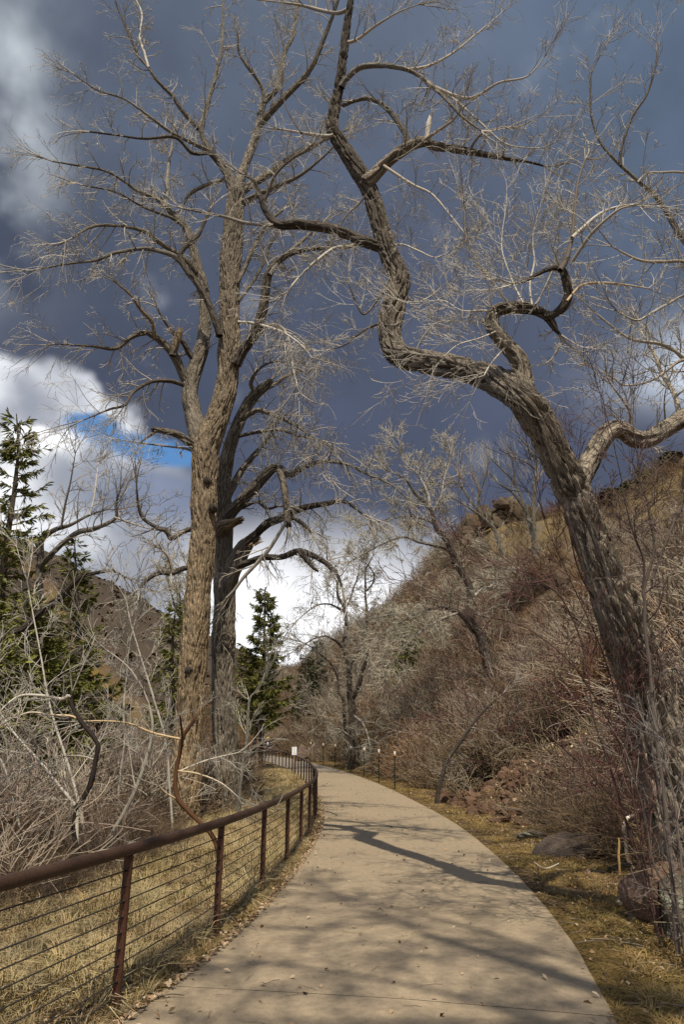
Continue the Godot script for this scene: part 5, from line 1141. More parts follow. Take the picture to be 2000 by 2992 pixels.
func wire_fence() -> void:
	var t := thing("wire_fence", "line of thin dark steel posts with white caps and one wire, right edge", "fence")
	var pm := Acc.new()
	pm.box(Vector3(0, 0.60, 0), Vector3(0.022, 0, 0), Vector3(0, 0.80, 0), Vector3(0, 0, 0.005), Color(0.018, 0.026, 0.02))
	pm.box(Vector3(0, 0.60, 0.016), Vector3(0.005, 0, 0), Vector3(0, 0.80, 0), Vector3(0, 0, 0.016), Color(0.018, 0.026, 0.02))
	var cap := Acc.new()
	cap.box(Vector3(0, 1.42, 0.01), Vector3(0.032, 0, 0), Vector3(0, 0.06, 0), Vector3(0, 0, 0.03), Color(0.75, 0.74, 0.70))
	var low := Acc.new()
	low.box(Vector3(0, 1.325, 0.01), Vector3(0.030, 0, 0), Vector3(0, 0.034, 0), Vector3(0, 0, 0.028), Color(0.45, 0.25, 0.06))
	var mp := pm.mesh()
	var mc := cap.mesh()
	var ml := low.mesh()
	var tops := []
	for s in [[29.8, 0.12], [34.0, 0.12], [38.4, 0.12], [42.8, 0.12], [48.2, 0.15], [52.5, 0.15], [58.0, 0.3]]:
		var d: float = s[0]
		var a := slant(d)
		var at := Vector3(xl(d) + (3.35 + s[1]) * cos(a), 0, -d + (3.35 + s[1]) * sin(a))
		at.y = ground(at.x, at.z)
		var o := part("post", mp, M.paint, t, at)
		o.rotation = Vector3(0.0, -a + 0.3, rng.randf_range(-0.03, 0.03))
		part("cap", mc, M.paint, o)
		part("cap_band", ml, M.paint, o)
		tops.append(at + Vector3(0, 1.36, 0))
	var w := Acc.new()
	for q in tops.size() - 1:
		var p := PackedVector3Array()
		var r := PackedFloat32Array()
		for k in 9:
			var f := k / 8.0
			p.append(tops[q].lerp(tops[q + 1], f) - Vector3(0, 0.5 * f * (1.0 - f), 0))
			r.append(0.006)
		w.tube(p, r, 4, Color(0.32, 0.30, 0.26), Color(0.32, 0.30, 0.26))
	part("wire", w.mesh(), M.paint, t)

func sign_board() -> void:
	var at := on_ground(-1.98, -30.0)
	var t := thing("sign", "small pair of white boards on a thin wooden stake behind the railing", "sign", at)
	var a := Acc.new()
	a.box(Vector3(0, 0.75, 0), Vector3(0.018, 0, 0), Vector3(0, 0.93, 0), Vector3(0, 0, 0.018), Color(0.30, 0.19, 0.08))
	part("stake", a.mesh(), M.paint, t)
	for s in [-1, 1]:
		var b := Acc.new()
		b.box(Vector3(s * 0.055, 1.50, 0.028), Vector3(0.046, 0, 0), Vector3(0, 0.16, 0), Vector3(0, 0, 0.008), Color(0.74, 0.76, 0.76))
		part("board", b.mesh(), M.paint, t)

func shed() -> void:
	var d := 92.0
	var at := Vector3(-9.965, 2.863, -92)
	at.y = minf(ground(at.x, at.z) , at.y)
	var t := thing("shed", "small shed with a dark grey gable roof and pale end wall, beyond the bend", "shed", at)
	t.rotation.y = 0.5
	var top := 1.7 + (93.0) * 0.006 + 1.2 - at.y
	var h := maxf(1.6, top)
	var w := Acc.new()
	w.box(Vector3(0, h * 0.5 - 0.3, 0), Vector3(1.1, 0, 0), Vector3(0, h * 0.5 + 0.3, 0), Vector3(0, 0, 0.8), Color(0.50, 0.47, 0.40))
	w.tri(Vector3(1.1, h, -0.8), Vector3(1.1, h, 0.8), Vector3(1.1, h + 0.75, 0), Vector3.RIGHT, Color(0.50, 0.47, 0.40))
	w.tri(Vector3(-1.1, h, -0.8), Vector3(-1.1, h, 0.8), Vector3(-1.1, h + 0.75, 0), Vector3.LEFT, Color(0.50, 0.47, 0.40))
	part("wall", w.mesh(), M.paint, t)
	for s in [-1, 1]:
		var rf := Acc.new()
		rf.box(Vector3(0, h + 0.38, s * 0.46), Vector3(1.25, 0, 0), Vector3(0, 0.035, s * 0.03), Vector3(0, -0.44, s * 0.52), Color(0.045, 0.045, 0.05))
		part("roof", rf.mesh(), M.paint, t)
	var dr := Acc.new()
	dr.box(Vector3(0.3, h * 0.45, 0.81), Vector3(0.35, 0, 0), Vector3(0, h * 0.45, 0), Vector3(0, 0, 0.02), Color(0.12, 0.10, 0.08))
	part("door", dr.mesh(), M.paint, t)

# a walker: one surface wrapped round tapered limbs
func person() -> void:
	var d := 66.0
	var at := Vector3(xl(d) + 1.5, rise(d) + 0.015, -d)
	var t := thing("person", "person in a dark jacket and yellow helmet walking towards the viewer beyond the bend", "person", at)
	var bones := [
		[0, 0.92, 0, 0.135, 0, 1.36, 0.01, 0.15], [-0.06, 1.40, 0, 0.08, 0.06, 1.40, 0, 0.08], [0, 1.42, 0, 0.062, 0, 1.56, 0.01, 0.06], [0, 1.62, 0.01, 0.098, 0, 1.68, 0.0, 0.092],
		[-0.17, 1.38, 0, 0.062, -0.26, 1.12, 0.02, 0.048], [-0.26, 1.12, 0.02, 0.046, -0.22, 0.90, 0.14, 0.036], [-0.22, 0.90, 0.14, 0.038, -0.20, 0.83, 0.20, 0.03],
		[0.17, 1.38, 0, 0.062, 0.26, 1.12, -0.04, 0.048], [0.26, 1.12, -0.04, 0.046, 0.26, 0.88, 0.04, 0.036], [0.26, 0.88, 0.04, 0.038, 0.26, 0.80, 0.07, 0.03],
		[-0.09, 0.92, 0, 0.10, -0.10, 0.50, 0.12, 0.068], [-0.10, 0.50, 0.12, 0.066, -0.10, 0.09, 0.12, 0.045], [-0.10, 0.06, 0.10, 0.045, -0.11, 0.045, 0.26, 0.038],
		[0.09, 0.92, 0, 0.10, 0.10, 0.50, -0.04, 0.068], [0.10, 0.50, -0.04, 0.066, 0.10, 0.10, -0.22, 0.045], [0.10, 0.07, -0.24, 0.045, 0.11, 0.045, -0.10, 0.038], [0, 1.63, 0.10, 0.018, 0, 1.60, 0.118, 0.022]]
	var cell := 0.028
	var lo := Vector3(-0.36, -0.03, -0.36)
	var nx := 27
	var ny := 66
	var nz := 27
	var f := PackedFloat32Array()
	f.resize(nx * ny * nz)
	f.fill(1.0)
	for b in bones:
		var p0 := Vector3(b[0], b[1], b[2])
		var p1 := Vector3(b[4], b[5], b[6])
		var reach: float = maxf(b[3], b[7]) + 0.07
		var l := ((p0.min(p1) - Vector3.ONE * reach - lo) / cell).floor()
		var hh := ((p0.max(p1) + Vector3.ONE * reach - lo) / cell).ceil()
		for z in range(maxi(0, int(l.z)), mini(nz, int(hh.z) + 1)):
			for y in range(maxi(0, int(l.y)), mini(ny, int(hh.y) + 1)):
				for x in range(maxi(0, int(l.x)), mini(nx, int(hh.x) + 1)):
					var q := lo + Vector3(x, y, z) * cell
					var ab := p1 - p0
					var k := clampf((q - p0).dot(ab) / ab.length_squared(), 0.0, 1.0)
					var dist: float = (q - p0 - ab * k).length() - lerpf(b[3], b[7], k)
					var i := (z * ny + y) * nx + x
					f[i] = smin(f[i], dist, 0.03)
	var vi := {}
	var v := PackedVector3Array()
	for z in nz - 1:
		for y in ny - 1:
			for x in nx - 1:
				var sum := Vector3.ZERO
				var n := 0
				for e in [[0, 0, 0, 1, 0, 0], [0, 1, 0, 1, 1, 0], [0, 0, 1, 1, 0, 1], [0, 1, 1, 1, 1, 1], [0, 0, 0, 0, 1, 0], [1, 0, 0, 1, 1, 0], [0, 0, 1, 0, 1, 1], [1, 0, 1, 1, 1, 1], [0, 0, 0, 0, 0, 1], [1, 0, 0, 1, 0, 1], [0, 1, 0, 0, 1, 1], [1, 1, 0, 1, 1, 1]]:
					var a := f[((z + e[2]) * ny + y + e[1]) * nx + x + e[0]]
					var c := f[((z + e[5]) * ny + y + e[4]) * nx + x + e[3]]
					if (a < 0.0) != (c < 0.0):
						sum += Vector3(x + e[0], y + e[1], z + e[2]).lerp(Vector3(x + e[3], y + e[4], z + e[5]), a / (a - c))
						n += 1
				if n:
					vi[(z * ny + y) * nx + x] = v.size()
					v.append(lo + sum / n * cell)
	var st := SurfaceTool.new()
	st.begin(Mesh.PRIMITIVE_TRIANGLES)
	st.set_smooth_group(0)
	var put := func(i: int) -> void:
		var q := v[i]
		var c := Color(0.018, 0.022, 0.035)
		if q.y < 0.93: c = Color(0.03, 0.03, 0.036)
		if q.y < 0.085: c = Color(0.06, 0.05, 0.045)
		if q.y > 1.47 or (absf(q.x) > 0.17 and q.y < 0.89 and q.y > 0.75): c = Color(0.42, 0.25, 0.17)
		if q.y > 1.12 and q.y < 1.34 and absf(q.x) < 0.06 and q.z > 0.05: c = Color(0.6, 0.6, 0.6)
		if q.y > 1.635 and q.y < 1.66 and absf(absf(q.x) - 0.035) < 0.016 and q.z > 0.06: c = Color(0.03, 0.02, 0.02)
		st.set_color(c)
		st.add_vertex(q)
	for z in range(1, nz - 1):
		for y in range(1, ny - 1):
			for x in range(1, nx - 1):
				var i := (z * ny + y) * nx + x
				for ax in 3:
					var j: int = i + [1, nx, nx * ny][ax]
					if (f[i] < 0.0) == (f[j] < 0.0): continue
					var u: int = [nx, nx * ny, 1][ax]
					var w: int = [nx * ny, 1, nx][ax]
					var quad := [vi[i], vi[i - u], vi[i - u - w], vi[i - w]]
					var order := [0, 1, 2, 0, 2, 3] if f[i] >= 0.0 else [0, 2, 1, 0, 3, 2]
					for k in order: put.call(quad[k])
	st.generate_normals()
	part("body", st.commit(), M.leaf, t)
	var hat := Acc.new()
	var hp := PackedVector3Array()
	var hr := PackedFloat32Array()
	for q in 6:
		var w := q / 5.0
		hp.append(Vector3(0, 1.69 + 0.11 * w, -0.005))
		hr.append(0.118 * sqrt(maxf(0.002, 1.0 - w * w)))
	hat.tube(hp, hr, 12, Color(0.62, 0.60, 0.06), Color(0.62, 0.60, 0.06))
	part("helmet", hat.mesh(), M.paint, t)

func rocks() -> void:
	var red0 := Color(0.27, 0.155, 0.10)
	var red1 := Color(0.36, 0.24, 0.16)
	var kinds := []
	var group := "reddish stones heaped at the foot of the slope"
	var src: MeshInstance3D = null
	var n := 0
	var tones := [0.75, 0.85, 0.95, 1.0, 1.1, 1.2]
	for q in 6:
		var tone: float = tones[q]
		kinds.append(rock_mesh(8, 11, 9, Vector3(1.0, rng.randf_range(0.5, 0.8), rng.randf_range(0.65, 0.95)), red0 * tone, red1 * tone))
	while n < 230:
		var f := rng.randf()
		var d := 17.3 + 9.2 * rng.randf()
		var into := pow(rng.randf(), 0.9)
		var across := 4.1 + 3.9 * into * (0.35 + 0.65 * sin((d - 17.3) / 9.2 * PI))
		var a := slant(d)
		var x := xl(d) + across * cos(a)
		var size := 0.10 + 0.18 * f * f
		var at := on_ground(x, -d, size * 0.25)
		var kind := rng.randi() % 6
		var how: String = ["small", "middling", "large"][0 if size < 0.13 else (1 if size < 0.20 else 2)]
		var hue: String = ["dark reddish", "dull reddish", "reddish brown", "rusty pink", "pale pinkish", "palest pink"][kind]
		var spot: String = ["nearest end", "middle", "far end"][int(clampf((d - 17.3) / 3.1, 0.0, 2.0))]
		var level: String = ["bottom edge", "face", "top"][int(clampf(into * 3.0, 0.0, 2.0))]
		var label := "%s %s broken stone on the %s of the rock heap, %s" % [how, hue, level, spot]
		var o: MeshInstance3D
		if src == null:
			src = part("stone", kinds[kind], M.stone, self, at)
			o = src
			tag(o, label, "stone", group)
			o.scale = Vector3.ONE * size
		else:
			o = copy(src, "stone", at, rng.randf() * TAU, Vector3.ONE * size, label, "stone", group)
			o.mesh = kinds[kind]
			o.rotation = Vector3(rng.randf_range(-0.5, 0.5), rng.randf() * TAU, rng.randf_range(-0.5, 0.5))
		n += 1
	# single stones
	var grey0 := Color(0.125, 0.105, 0.082)
	var grey1 := Color(0.20, 0.17, 0.13)
	var at := Vector3(3.244, 0.171, -7.5)
	at.y = ground(at.x, at.z)
	var b := part("boulder", rock_mesh(40, 60, 9, Vector3(0.62, 0.46, 0.55), grey0, grey1, 0.75), M.stone, self, at + Vector3(0.26, 0.0, 0))
	tag(b, "grey boulder spotted with pale lichen, lower right corner under the leaning trunk", "boulder")
	at = Vector3(3.427, 0.398, -7.6)
	at.y = ground(at.x, at.z)
	b = part("boulder", rock_mesh(20, 30, 10, Vector3(0.55, 0.45, 0.45), Color(0.20, 0.13, 0.10), Color(0.27, 0.18, 0.13), 0.0), M.stone, self, at + Vector3(0.1, 0.35, -0.35))
	tag(b, "reddish boulder behind the lichen boulder at the right edge", "boulder")
	at = Vector3(3.181, 0.008, -8.7)
	b = part("stone", rock_mesh(14, 20, 5, Vector3(0.16, 0.11, 0.13), Color(0.20, 0.16, 0.12), Color(0.25, 0.2, 0.15)), M.stone, self, on_ground(at.x, at.z, 0.04))
	tag(b, "smooth rounded tan stone on the verge left of the lichen boulder", "stone")
	at = Vector3(3.17, 0.089, -8)
	b = part("stone", rock_mesh(14, 20, 8, Vector3(0.25, 0.16, 0.18), grey1, Color(0.26, 0.23, 0.18), 0.3), M.stone, self, on_ground(at.x, at.z, 0.04))
	tag(b, "small angular grey stone leaning at the left foot of the lichen boulder", "stone")
	at = Vector3(3.755, 0.047, -12.7)
	b = part("boulder", rock_mesh(18, 28, 9, Vector3(0.85, 0.30, 0.50), Color(0.12, 0.095, 0.078), Color(0.165, 0.13, 0.105)), M.stone, self, on_ground(at.x, at.z, 0.06))
	b.rotation = Vector3(0.0, 0.5, 0.35)
	tag(b, "dark brown sloping boulder half buried at the edge of the verge", "boulder")
	at = Vector3(3.732, 0.156, -14.5)
	b = part("boulder", rock_mesh(14, 20, 9, Vector3(0.34, 0.17, 0.26), Color(0.14, 0.11, 0.085), grey1, 0.2), M.stone, self, on_ground(at.x, at.z, 0.03))
	tag(b, "grey boulder in the litter up the trail from the dark sloping boulder", "boulder")
	at = Vector3(3.421, 0.1, -10.6)
	b = part("stone", rock_mesh(10, 14, 7, Vector3(0.075, 0.06, 0.06), red0, red1), M.stone, self, on_ground(at.x, at.z, 0.03))
	tag(b, "small pinkish stone alone in the leaf litter of the right verge", "stone")
	at = Vector3(-2.491, -0.066, -7.2)
	b = part("stone", rock_mesh(12, 16, 8, Vector3(0.09, 0.06, 0.08), Color(0.3, 0.25, 0.18), Color(0.36, 0.3, 0.22)), M.stone, self, on_ground(at.x, at.z, 0.03))
	tag(b, "pale tan stone in the dry grass behind the nearest railing cables", "stone")
	# crags on the ridge and the bank beyond the bend
	var crags := [
		["tall dark crag with a sheer left face on the ridge left of the leaning trunk", Vector3(21.648, 31.701, -90), 1.5, 46, Color(0.12, 0.092, 0.062), Color(0.20, 0.15, 0.095), 4.6, 4.0],
		["reddish brown crag lower on the ridge, right of the slender leaning tree", Vector3(16.858, 26.805, -94), 1.2, 26, Color(0.20, 0.125, 0.08), Color(0.26, 0.18, 0.11), 3.4, 2.0],
		["squat red rock knob on the ridge line left of the slender leaning tree", Vector3(11.491, 22.182, -96), 1.0, 14, Color(0.22, 0.13, 0.085), Color(0.28, 0.18, 0.11), 2.2, 1.2],
		["streaked grey and pink rock face on the bank just beyond the sign", Vector3(-3.058, 1.94, -60), 0.8, 6, Color(0.19, 0.15, 0.13), Color(0.30, 0.21, 0.17), 1.0, 0.6],
		["broken brown ledge of rock half way up the right hillside behind the leaning trunk", Vector3(15.882, 14.005, -52), 0.8, 7, Color(0.16, 0.115, 0.08), Color(0.22, 0.16, 0.11), 2.4, 0.4]]
	for c in crags:
		var o: Vector3 = c[1]
		o.y = ground(o.x, o.z)
		crag_at.append(Vector4(o.x, o.y, o.z, c[6]))
		var t := thing("rock_outcrop", c[0], "rocks", o)
		for q in c[3]:
			var x: float = rng.randf_range(-1.0, 1.0) * c[6]
			var z: float = rng.randf_range(-1.0, 1.0) * c[6] * 0.5
			var s: float = c[2] * rng.randf_range(0.5, 1.0)
			var y: float = ground(o.x + x, o.z + z) - o.y + c[7] * rng.randf() * (1.0 - absf(x) / c[6] * 0.7)
			var r := part("rock", rock_mesh(9, 13, 11, Vector3(s, s * rng.randf_range(0.8, 1.7), s * 0.8), c[4] * rng.randf_range(0.8, 1.2), c[5] * rng.randf_range(0.8, 1.2)), M.stone, t, Vector3(x, y, z))
			r.rotation = Vector3(rng.randf_range(-0.3, 0.3), rng.randf() * TAU, rng.randf_range(-0.3, 0.3))

func round_juniper(label: String, at: Vector3, size: Vector3) -> void:
	var t := thing("juniper_bush", label, "bush", at)
	var a := Acc.new()
	for q in 1500:
		var d := rand_dir()
		d.y = absf(d.y) * 1.3 - 0.3
		var lump := 1.0 + 0.35 * rough.get_noise_3d(d.x * 50.0 + at.x, d.y * 50.0, d.z * 50.0)
		var o := Vector3(d.x * size.x, d.y * size.y + size.y * 0.2, d.z * size.z) * lump * pow(rng.randf(), 0.25)
		var out := (d + rand_dir() * 0.6).normalized()
		var w := out.cross(rand_dir()).normalized() * 0.12
		a.blade(o, o + out * 0.22, o + out * 0.42, w, (d + rand_dir() * 0.5).normalized(), Color(0.05, 0.055, 0.025) * rng.randf_range(0.7, 1.3))
	part("foliage", a.mesh(), M.needle, t).set_meta("kind", "stuff")
	var s := Acc.new()
	s.tube(PackedVector3Array([Vector3(0, -0.5, 0), Vector3(0.05, size.y * 0.5, 0)]), PackedFloat32Array([0.12, 0.06]), 6, dark_bark, dark_bark)
	part("stem", s.mesh(), M.twig, t)

# ------------------------------------------------------------------ brush
var crag_at := []

func by_crag(x: float, z: float, grow: float) -> bool:      # nothing tall grows on the crags or just below them
	for c in crag_at:
		if absf(x - c.x) < c.w * grow * 1.2 and z > c.z - c.w * 0.6 and z < c.z + c.w * 1.8 * grow: return true
	return false

func shrub_mesh(stems: int, height: float, base: float, splay: float, kids: Array, thin: float, c0: Color, c1: Color, up := 0.35, leaves := 0, leaf_color := Color(0.24, 0.13, 0.055)) -> ArrayMesh:
	var a := Acc.new()
	var T := T_of(kids, [up, up * 0.5, 0.0, 0.0], thin, 0.02, 1.1, c0, c1, 0.7, 0.13)
	for q in stems:
		var w := rng.randf() * TAU
		var r := base * sqrt(rng.randf())
		var p := Vector3(cos(w) * r, -0.15, sin(w) * r)
		var lean := splay * rng.randf()
		var d := Vector3(cos(w) * lean + rng.randf_range(-0.2, 0.2), 1.0, sin(w) * lean + rng.randf_range(-0.2, 0.2)).normalized()
		shoot(a, p, d, height * rng.randf_range(0.5, 1.05), thin * rng.randf_range(1.6, 3.4), 0, T)
	for q in leaves:
		var w := rng.randf() * TAU
		var r := (base + splay * height * 0.4) * sqrt(rng.randf())
		var p := Vector3(cos(w) * r, height * 0.7 * rng.randf(), sin(w) * r)
		var d := rand_dir()
		a.blade(p, p + d * 0.035, p + d * 0.075, d.cross(rand_dir()).normalized() * 0.025, rand_dir(), leaf_color * rng.randf_range(0.6, 1.4))
	return a.mesh()

func seen(x: float, d: float) -> bool:
	return d > 3.0 and absf(x) < d * 0.56 + 1.5

func thickets() -> void:
	var hill := []
	for q in 6:
		var tone: Color = [Color(0.21, 0.165, 0.13), Color(0.24, 0.20, 0.15), Color(0.19, 0.15, 0.115), Color(0.28, 0.235, 0.17), Color(0.23, 0.16, 0.11), Color(0.25, 0.215, 0.165)][q]
		hill.append(shrub_mesh(15 + q * 2, 2.3, 0.5, 0.9, [5, 4], 0.0085, tone * 0.5, tone * 1.25, 0.3, 40))
	var label := ""
	var misses := 0
	var group := "bare shrubs of the right hillside thicket"
	var spots := []
	var src: MeshInstance3D = null
	var tries := 0
	while spots.size() < 200 and tries < 60000:
		tries += 1
		var d := 8.5 + 82.0 * pow(rng.randf(), 1.25)
		var into := 0.4 + 34.0 * pow(rng.randf(), 1.1)
		var a := slant(d)
		var x := xl(d) + (5.4 + into) * cos(a)
		var z := -d + (5.4 + into) * sin(a)
		if not seen(x, -z) or -z < 7.5: continue
		if x < 7.0 and -z < 13.0 and into < 1.2: continue
		if -z > 15.5 and -z < 28.0 and into < 4.8: continue
		if d > 42.0 and d < 66.0 and into < 3.2: continue
		var near := 0.75 + 0.022 * d
		var ok := true
		for s in spots:
			if absf(s.x - x) < near and absf(s.y - z) < near:
				ok = false
				break
		if not ok: continue
		spots.append(Vector2(x, z))
		var size := rng.randf_range(0.7, 1.15) * (1.0 + d * 0.009)
		if into < 2.0: size *= 0.75
		var at := on_ground(x, z)
		if by_crag(x, z, 1.2) or (at.y > 14.0 and x > 16.0 and d < 85.0): 
			spots.pop_back()
			misses += 1
			if misses > 4000: break
			continue
		var kind := rng.randi() % 6
		var zone := "below the ridge crags"
		if d < 14.0: zone = "right behind the leaning trunk"
		elif d < 17.0: zone = "between leaning trunk and rock heap"
		elif d < 28.0: zone = "above the rock heap"
		elif d < 44.0: zone = "behind the wire fence"
		elif d < 66.0: zone = "near the contorted tree"
		label = "%s %s shrub %s on the slope, %s" % ["low" if size < 0.95 else ("middling" if size < 1.25 else "tall"), ["dull brown", "grey brown", "dusky brown", "pale tan", "reddish brown", "greyish tan"][kind], "at the foot" if into < 4.0 else ("lower down" if into < 12.0 else "high up"), zone]
		if src == null:
			src = part("hillside_shrub", hill[kind], M.twig, self, at)
			tag(src, label, "shrub", group)
		else:
			var o: MeshInstance3D = copy(src, "hillside_shrub", at, rng.randf() * TAU, Vector3(size * 1.2, size, size * 1.2), label, "shrub", group)
			o.mesh = hill[kind]
	# the thicket left of the railing
	var pale := []
	for q in 5:
		var tone: Color = [Color(0.25, 0.20, 0.155), Color(0.29, 0.24, 0.18), Color(0.21, 0.165, 0.135), Color(0.31, 0.27, 0.21), Color(0.23, 0.18, 0.15)][q]
		pale.append(shrub_mesh(15 + q * 2, 2.2, 0.5, 0.95, [4, 4], 0.0052, tone * 0.5, tone * 1.5, 0.3, 40))
	group = "bare shrubs of the left thicket"
	spots = []
	src = null
	tries = 0
	while spots.size() < 92 and tries < 40000:
		tries += 1
		var d := 8.0 + 30.0 * pow(rng.randf(), 1.3)
		var x := xl(d) - 2.7 - 16.0 * pow(rng.randf(), 1.2)
		if d > 14.0: x -= 0.9
		if not seen(x, d): continue
		if d > 20.0 and x > xl(d) - 3.6: continue
		if absf(x + 3.3) < 1.5 and d < 17.5 and d > 12.0: continue
		var ok := true
		for s in spots:
			if absf(s.x - x) < 0.9 and absf(s.y + d) < 0.9:
				ok = false
				break
		if not ok: continue
		spots.append(Vector2(x, -d))
		var size := rng.randf_range(0.6, 1.05) * (1.0 + clampf((xl(d) - 4.0 - x) * 0.045, 0.0, 0.5))
		if x > xl(d) - 4.2: size *= 0.6
		var at := on_ground(x, -d)
		var kind := rng.randi() % 5
		var zone := "far back under the brown hill"
		if d < 11.0: zone = "just behind nearest railing posts"
		elif d < 16.0: zone = "around the two snags"
		elif d < 22.0: zone = "near the foot of the brown trunk"
		label = "%s %s shrub %s, %s" % ["low" if size < 0.75 else ("middling" if size < 1.0 else "tall"), ["brown", "tan", "dusky brown", "pale straw", "grey brown"][kind], "at the dry grass edge" if x > xl(d) - 4.6 else ("deep in the thicket" if x > xl(d) - 9.0 else "far left in the thicket"), zone]
		if src == null:
			src = part("thicket_shrub", pale[kind], M.twig, self, at)
			tag(src, label, "shrub", group)
		else:
			var o: MeshInstance3D = copy(src, "thicket_shrub", at, rng.randf() * TAU, Vector3(size * 1.15, size, size * 1.15), label, "shrub", group)
			o.mesh = pale[kind]

	# what nobody could count: low brush, dead leaves, grass
	var low := shrub_mesh(16, 0.95, 0.55, 1.2, [5, 3], 0.0055, Color(0.7, 0.62, 0.55), Color(1, 0.95, 0.88), 0.1)
	var fine := shrub_mesh(26, 0.85, 0.5, 1.1, [5, 3], 0.0024, Color(0.6, 0.52, 0.45), Color(1, 0.95, 0.88), 0.15)
	var nx := []
	var nc := []
	var xf := []
	var cl := []
	tries = 0
	while xf.size() < 5200 and tries < 200000:
		tries += 1
		var d := 8.0 + 100.0 * pow(rng.randf(), 1.5)
		var into := 0.1 + 48.0 * pow(rng.randf(), 1.2)
		var a := slant(d)
		var x := xl(d) + (5.4 + into) * cos(a)
		var z := -d + (5.4 + into) * sin(a)
		if not seen(x, -z) or -z < 7.0: continue
		if -z > 15.5 and -z < 27.5 and into < 4.4 and rng.randf() < 0.96: continue
		if into < 1.0 and rng.randf() < 0.5: continue
		if d > 42.0 and d < 66.0 and into < 3.2 and rng.randf() < 0.85: continue
		var g := ground(x, z)
		if g > 14.0 and x > 17.0 and -z < 85.0 and rng.randf() < 0.9: continue
		if by_crag(x, z, 1.0): continue
		var s := rng.randf_range(0.6, 1.3) * (1.0 + d * 0.011)
		var to := nx if -z < 16.0 else xf
		var tc := nc if -z < 16.0 else cl
		to.append(placed(Vector3(x, g, z), rng.randf() * TAU, Vector3(s * 1.3, s, s * 1.3)))
		var rusty := smoothstep(0.08, 0.35, rough.get_noise_2d(x * 7.0 + 11.0, z * 7.0)) * smoothstep(14.0, 20.0, -z)
		tc.append(Color(0.175, 0.13, 0.092).lerp(Color(0.32, 0.175, 0.07), rusty * 0.8).lerp([Color(0.27, 0.18, 0.095), Color(0.12, 0.092, 0.075), Color(0.25, 0.21, 0.14)][rng.randi() % 3], rng.randf()))
	scatter("hillside_brush", low, M.twig, xf, cl, "low bare brush carpeting the right hillside between the shrubs", "brush")
	xf = []
	cl = []
	tries = 0
	while xf.size() < 2600 and tries < 90000:
		tries += 1
		var d := 6.0 + 42.0 * pow(rng.randf(), 1.3)
		var x := xl(d) - 2.3 - 22.0 * pow(rng.randf(), 1.3)
		if not seen(x, d): continue
		if d > 14.0 and x > xl(d) - 3.3: continue
		var s := rng.randf_range(0.5, 1.15) * (1.0 + d * 0.008)
		if x > xl(d) - 3.6: s *= 0.55
		var to := nx if d < 15.0 else xf
		var tc := nc if d < 15.0 else cl
		to.append(placed(on_ground(x, -d), rng.randf() * TAU, Vector3(s * 1.3, s, s * 1.3)))
		tc.append(Color(0.12, 0.09, 0.07).lerp([Color(0.22, 0.165, 0.105), Color(0.09, 0.07, 0.058)][rng.randi() % 2], rng.randf()))
	scatter("thicket_brush", low, M.twig, xf, cl, "low bare brush filling the thicket left of the railing", "brush")
	scatter("near_brush", fine, M.twig, nx, nc, "fine low brush along both edges of the trail close to the viewer", "brush")
	# far left hill: dark scrub dots
	var dot := Acc.new()
	for q in 60:
		var o := rand_dir() * 0.5
		o.y = absf(o.y) * 0.9
		var d := rand_dir()
		dot.blade(o, o + d * 0.25, o + d * 0.5, d.cross(rand_dir()).normalized() * 0.16, (o + rand_dir() * 0.3).normalized(), Color(1, 1, 1))
	xf = []
	cl = []
	for q in 1500:
		var d := rng.randf_range(115.0, 185.0)
		var x := rng.randf_range(-125.0, -8.0)
		var s := 0.35 + 1.1 * pow(rng.randf(), 4.0)
		xf.append(placed(on_ground(x, -d), rng.randf() * TAU, Vector3(s, s * 0.8, s)))
		cl.append(Color(0.095, 0.068, 0.044).lerp(Color(0.15, 0.105, 0.065), rng.randf()))
	scatter("hill_scrub", dot.mesh(), M.needle, xf, cl, "dark scrub dotting the bare brown hill at the left", "scrub")

func tuft(blades: int, height: float, spread: float, width: float) -> ArrayMesh:
	var a := Acc.new()
	for q in blades:
		var w := rng.randf() * TAU
		var p := Vector3(cos(w), 0, sin(w)) * spread * 0.35 * rng.randf()
		var h := height * rng.randf_range(0.5, 1.1)
		var out := Vector3(cos(w + rng.randf_range(-0.8, 0.8)), 0, sin(w + rng.randf_range(-0.8, 0.8))) * spread * rng.randf_range(0.3, 1.0)
		var side := out.cross(Vector3.UP).normalized() * width
		var mid := p + out * 0.35 + Vector3(0, h * 0.75, 0)
		a.blade(p, mid, p + out + Vector3(0, h * rng.randf_range(0.55, 1.0), 0), side, (Vector3.UP + out.normalized() * 0.4).normalized(), Color.WHITE * rng.randf_range(0.75, 1.1))
	return a.mesh()

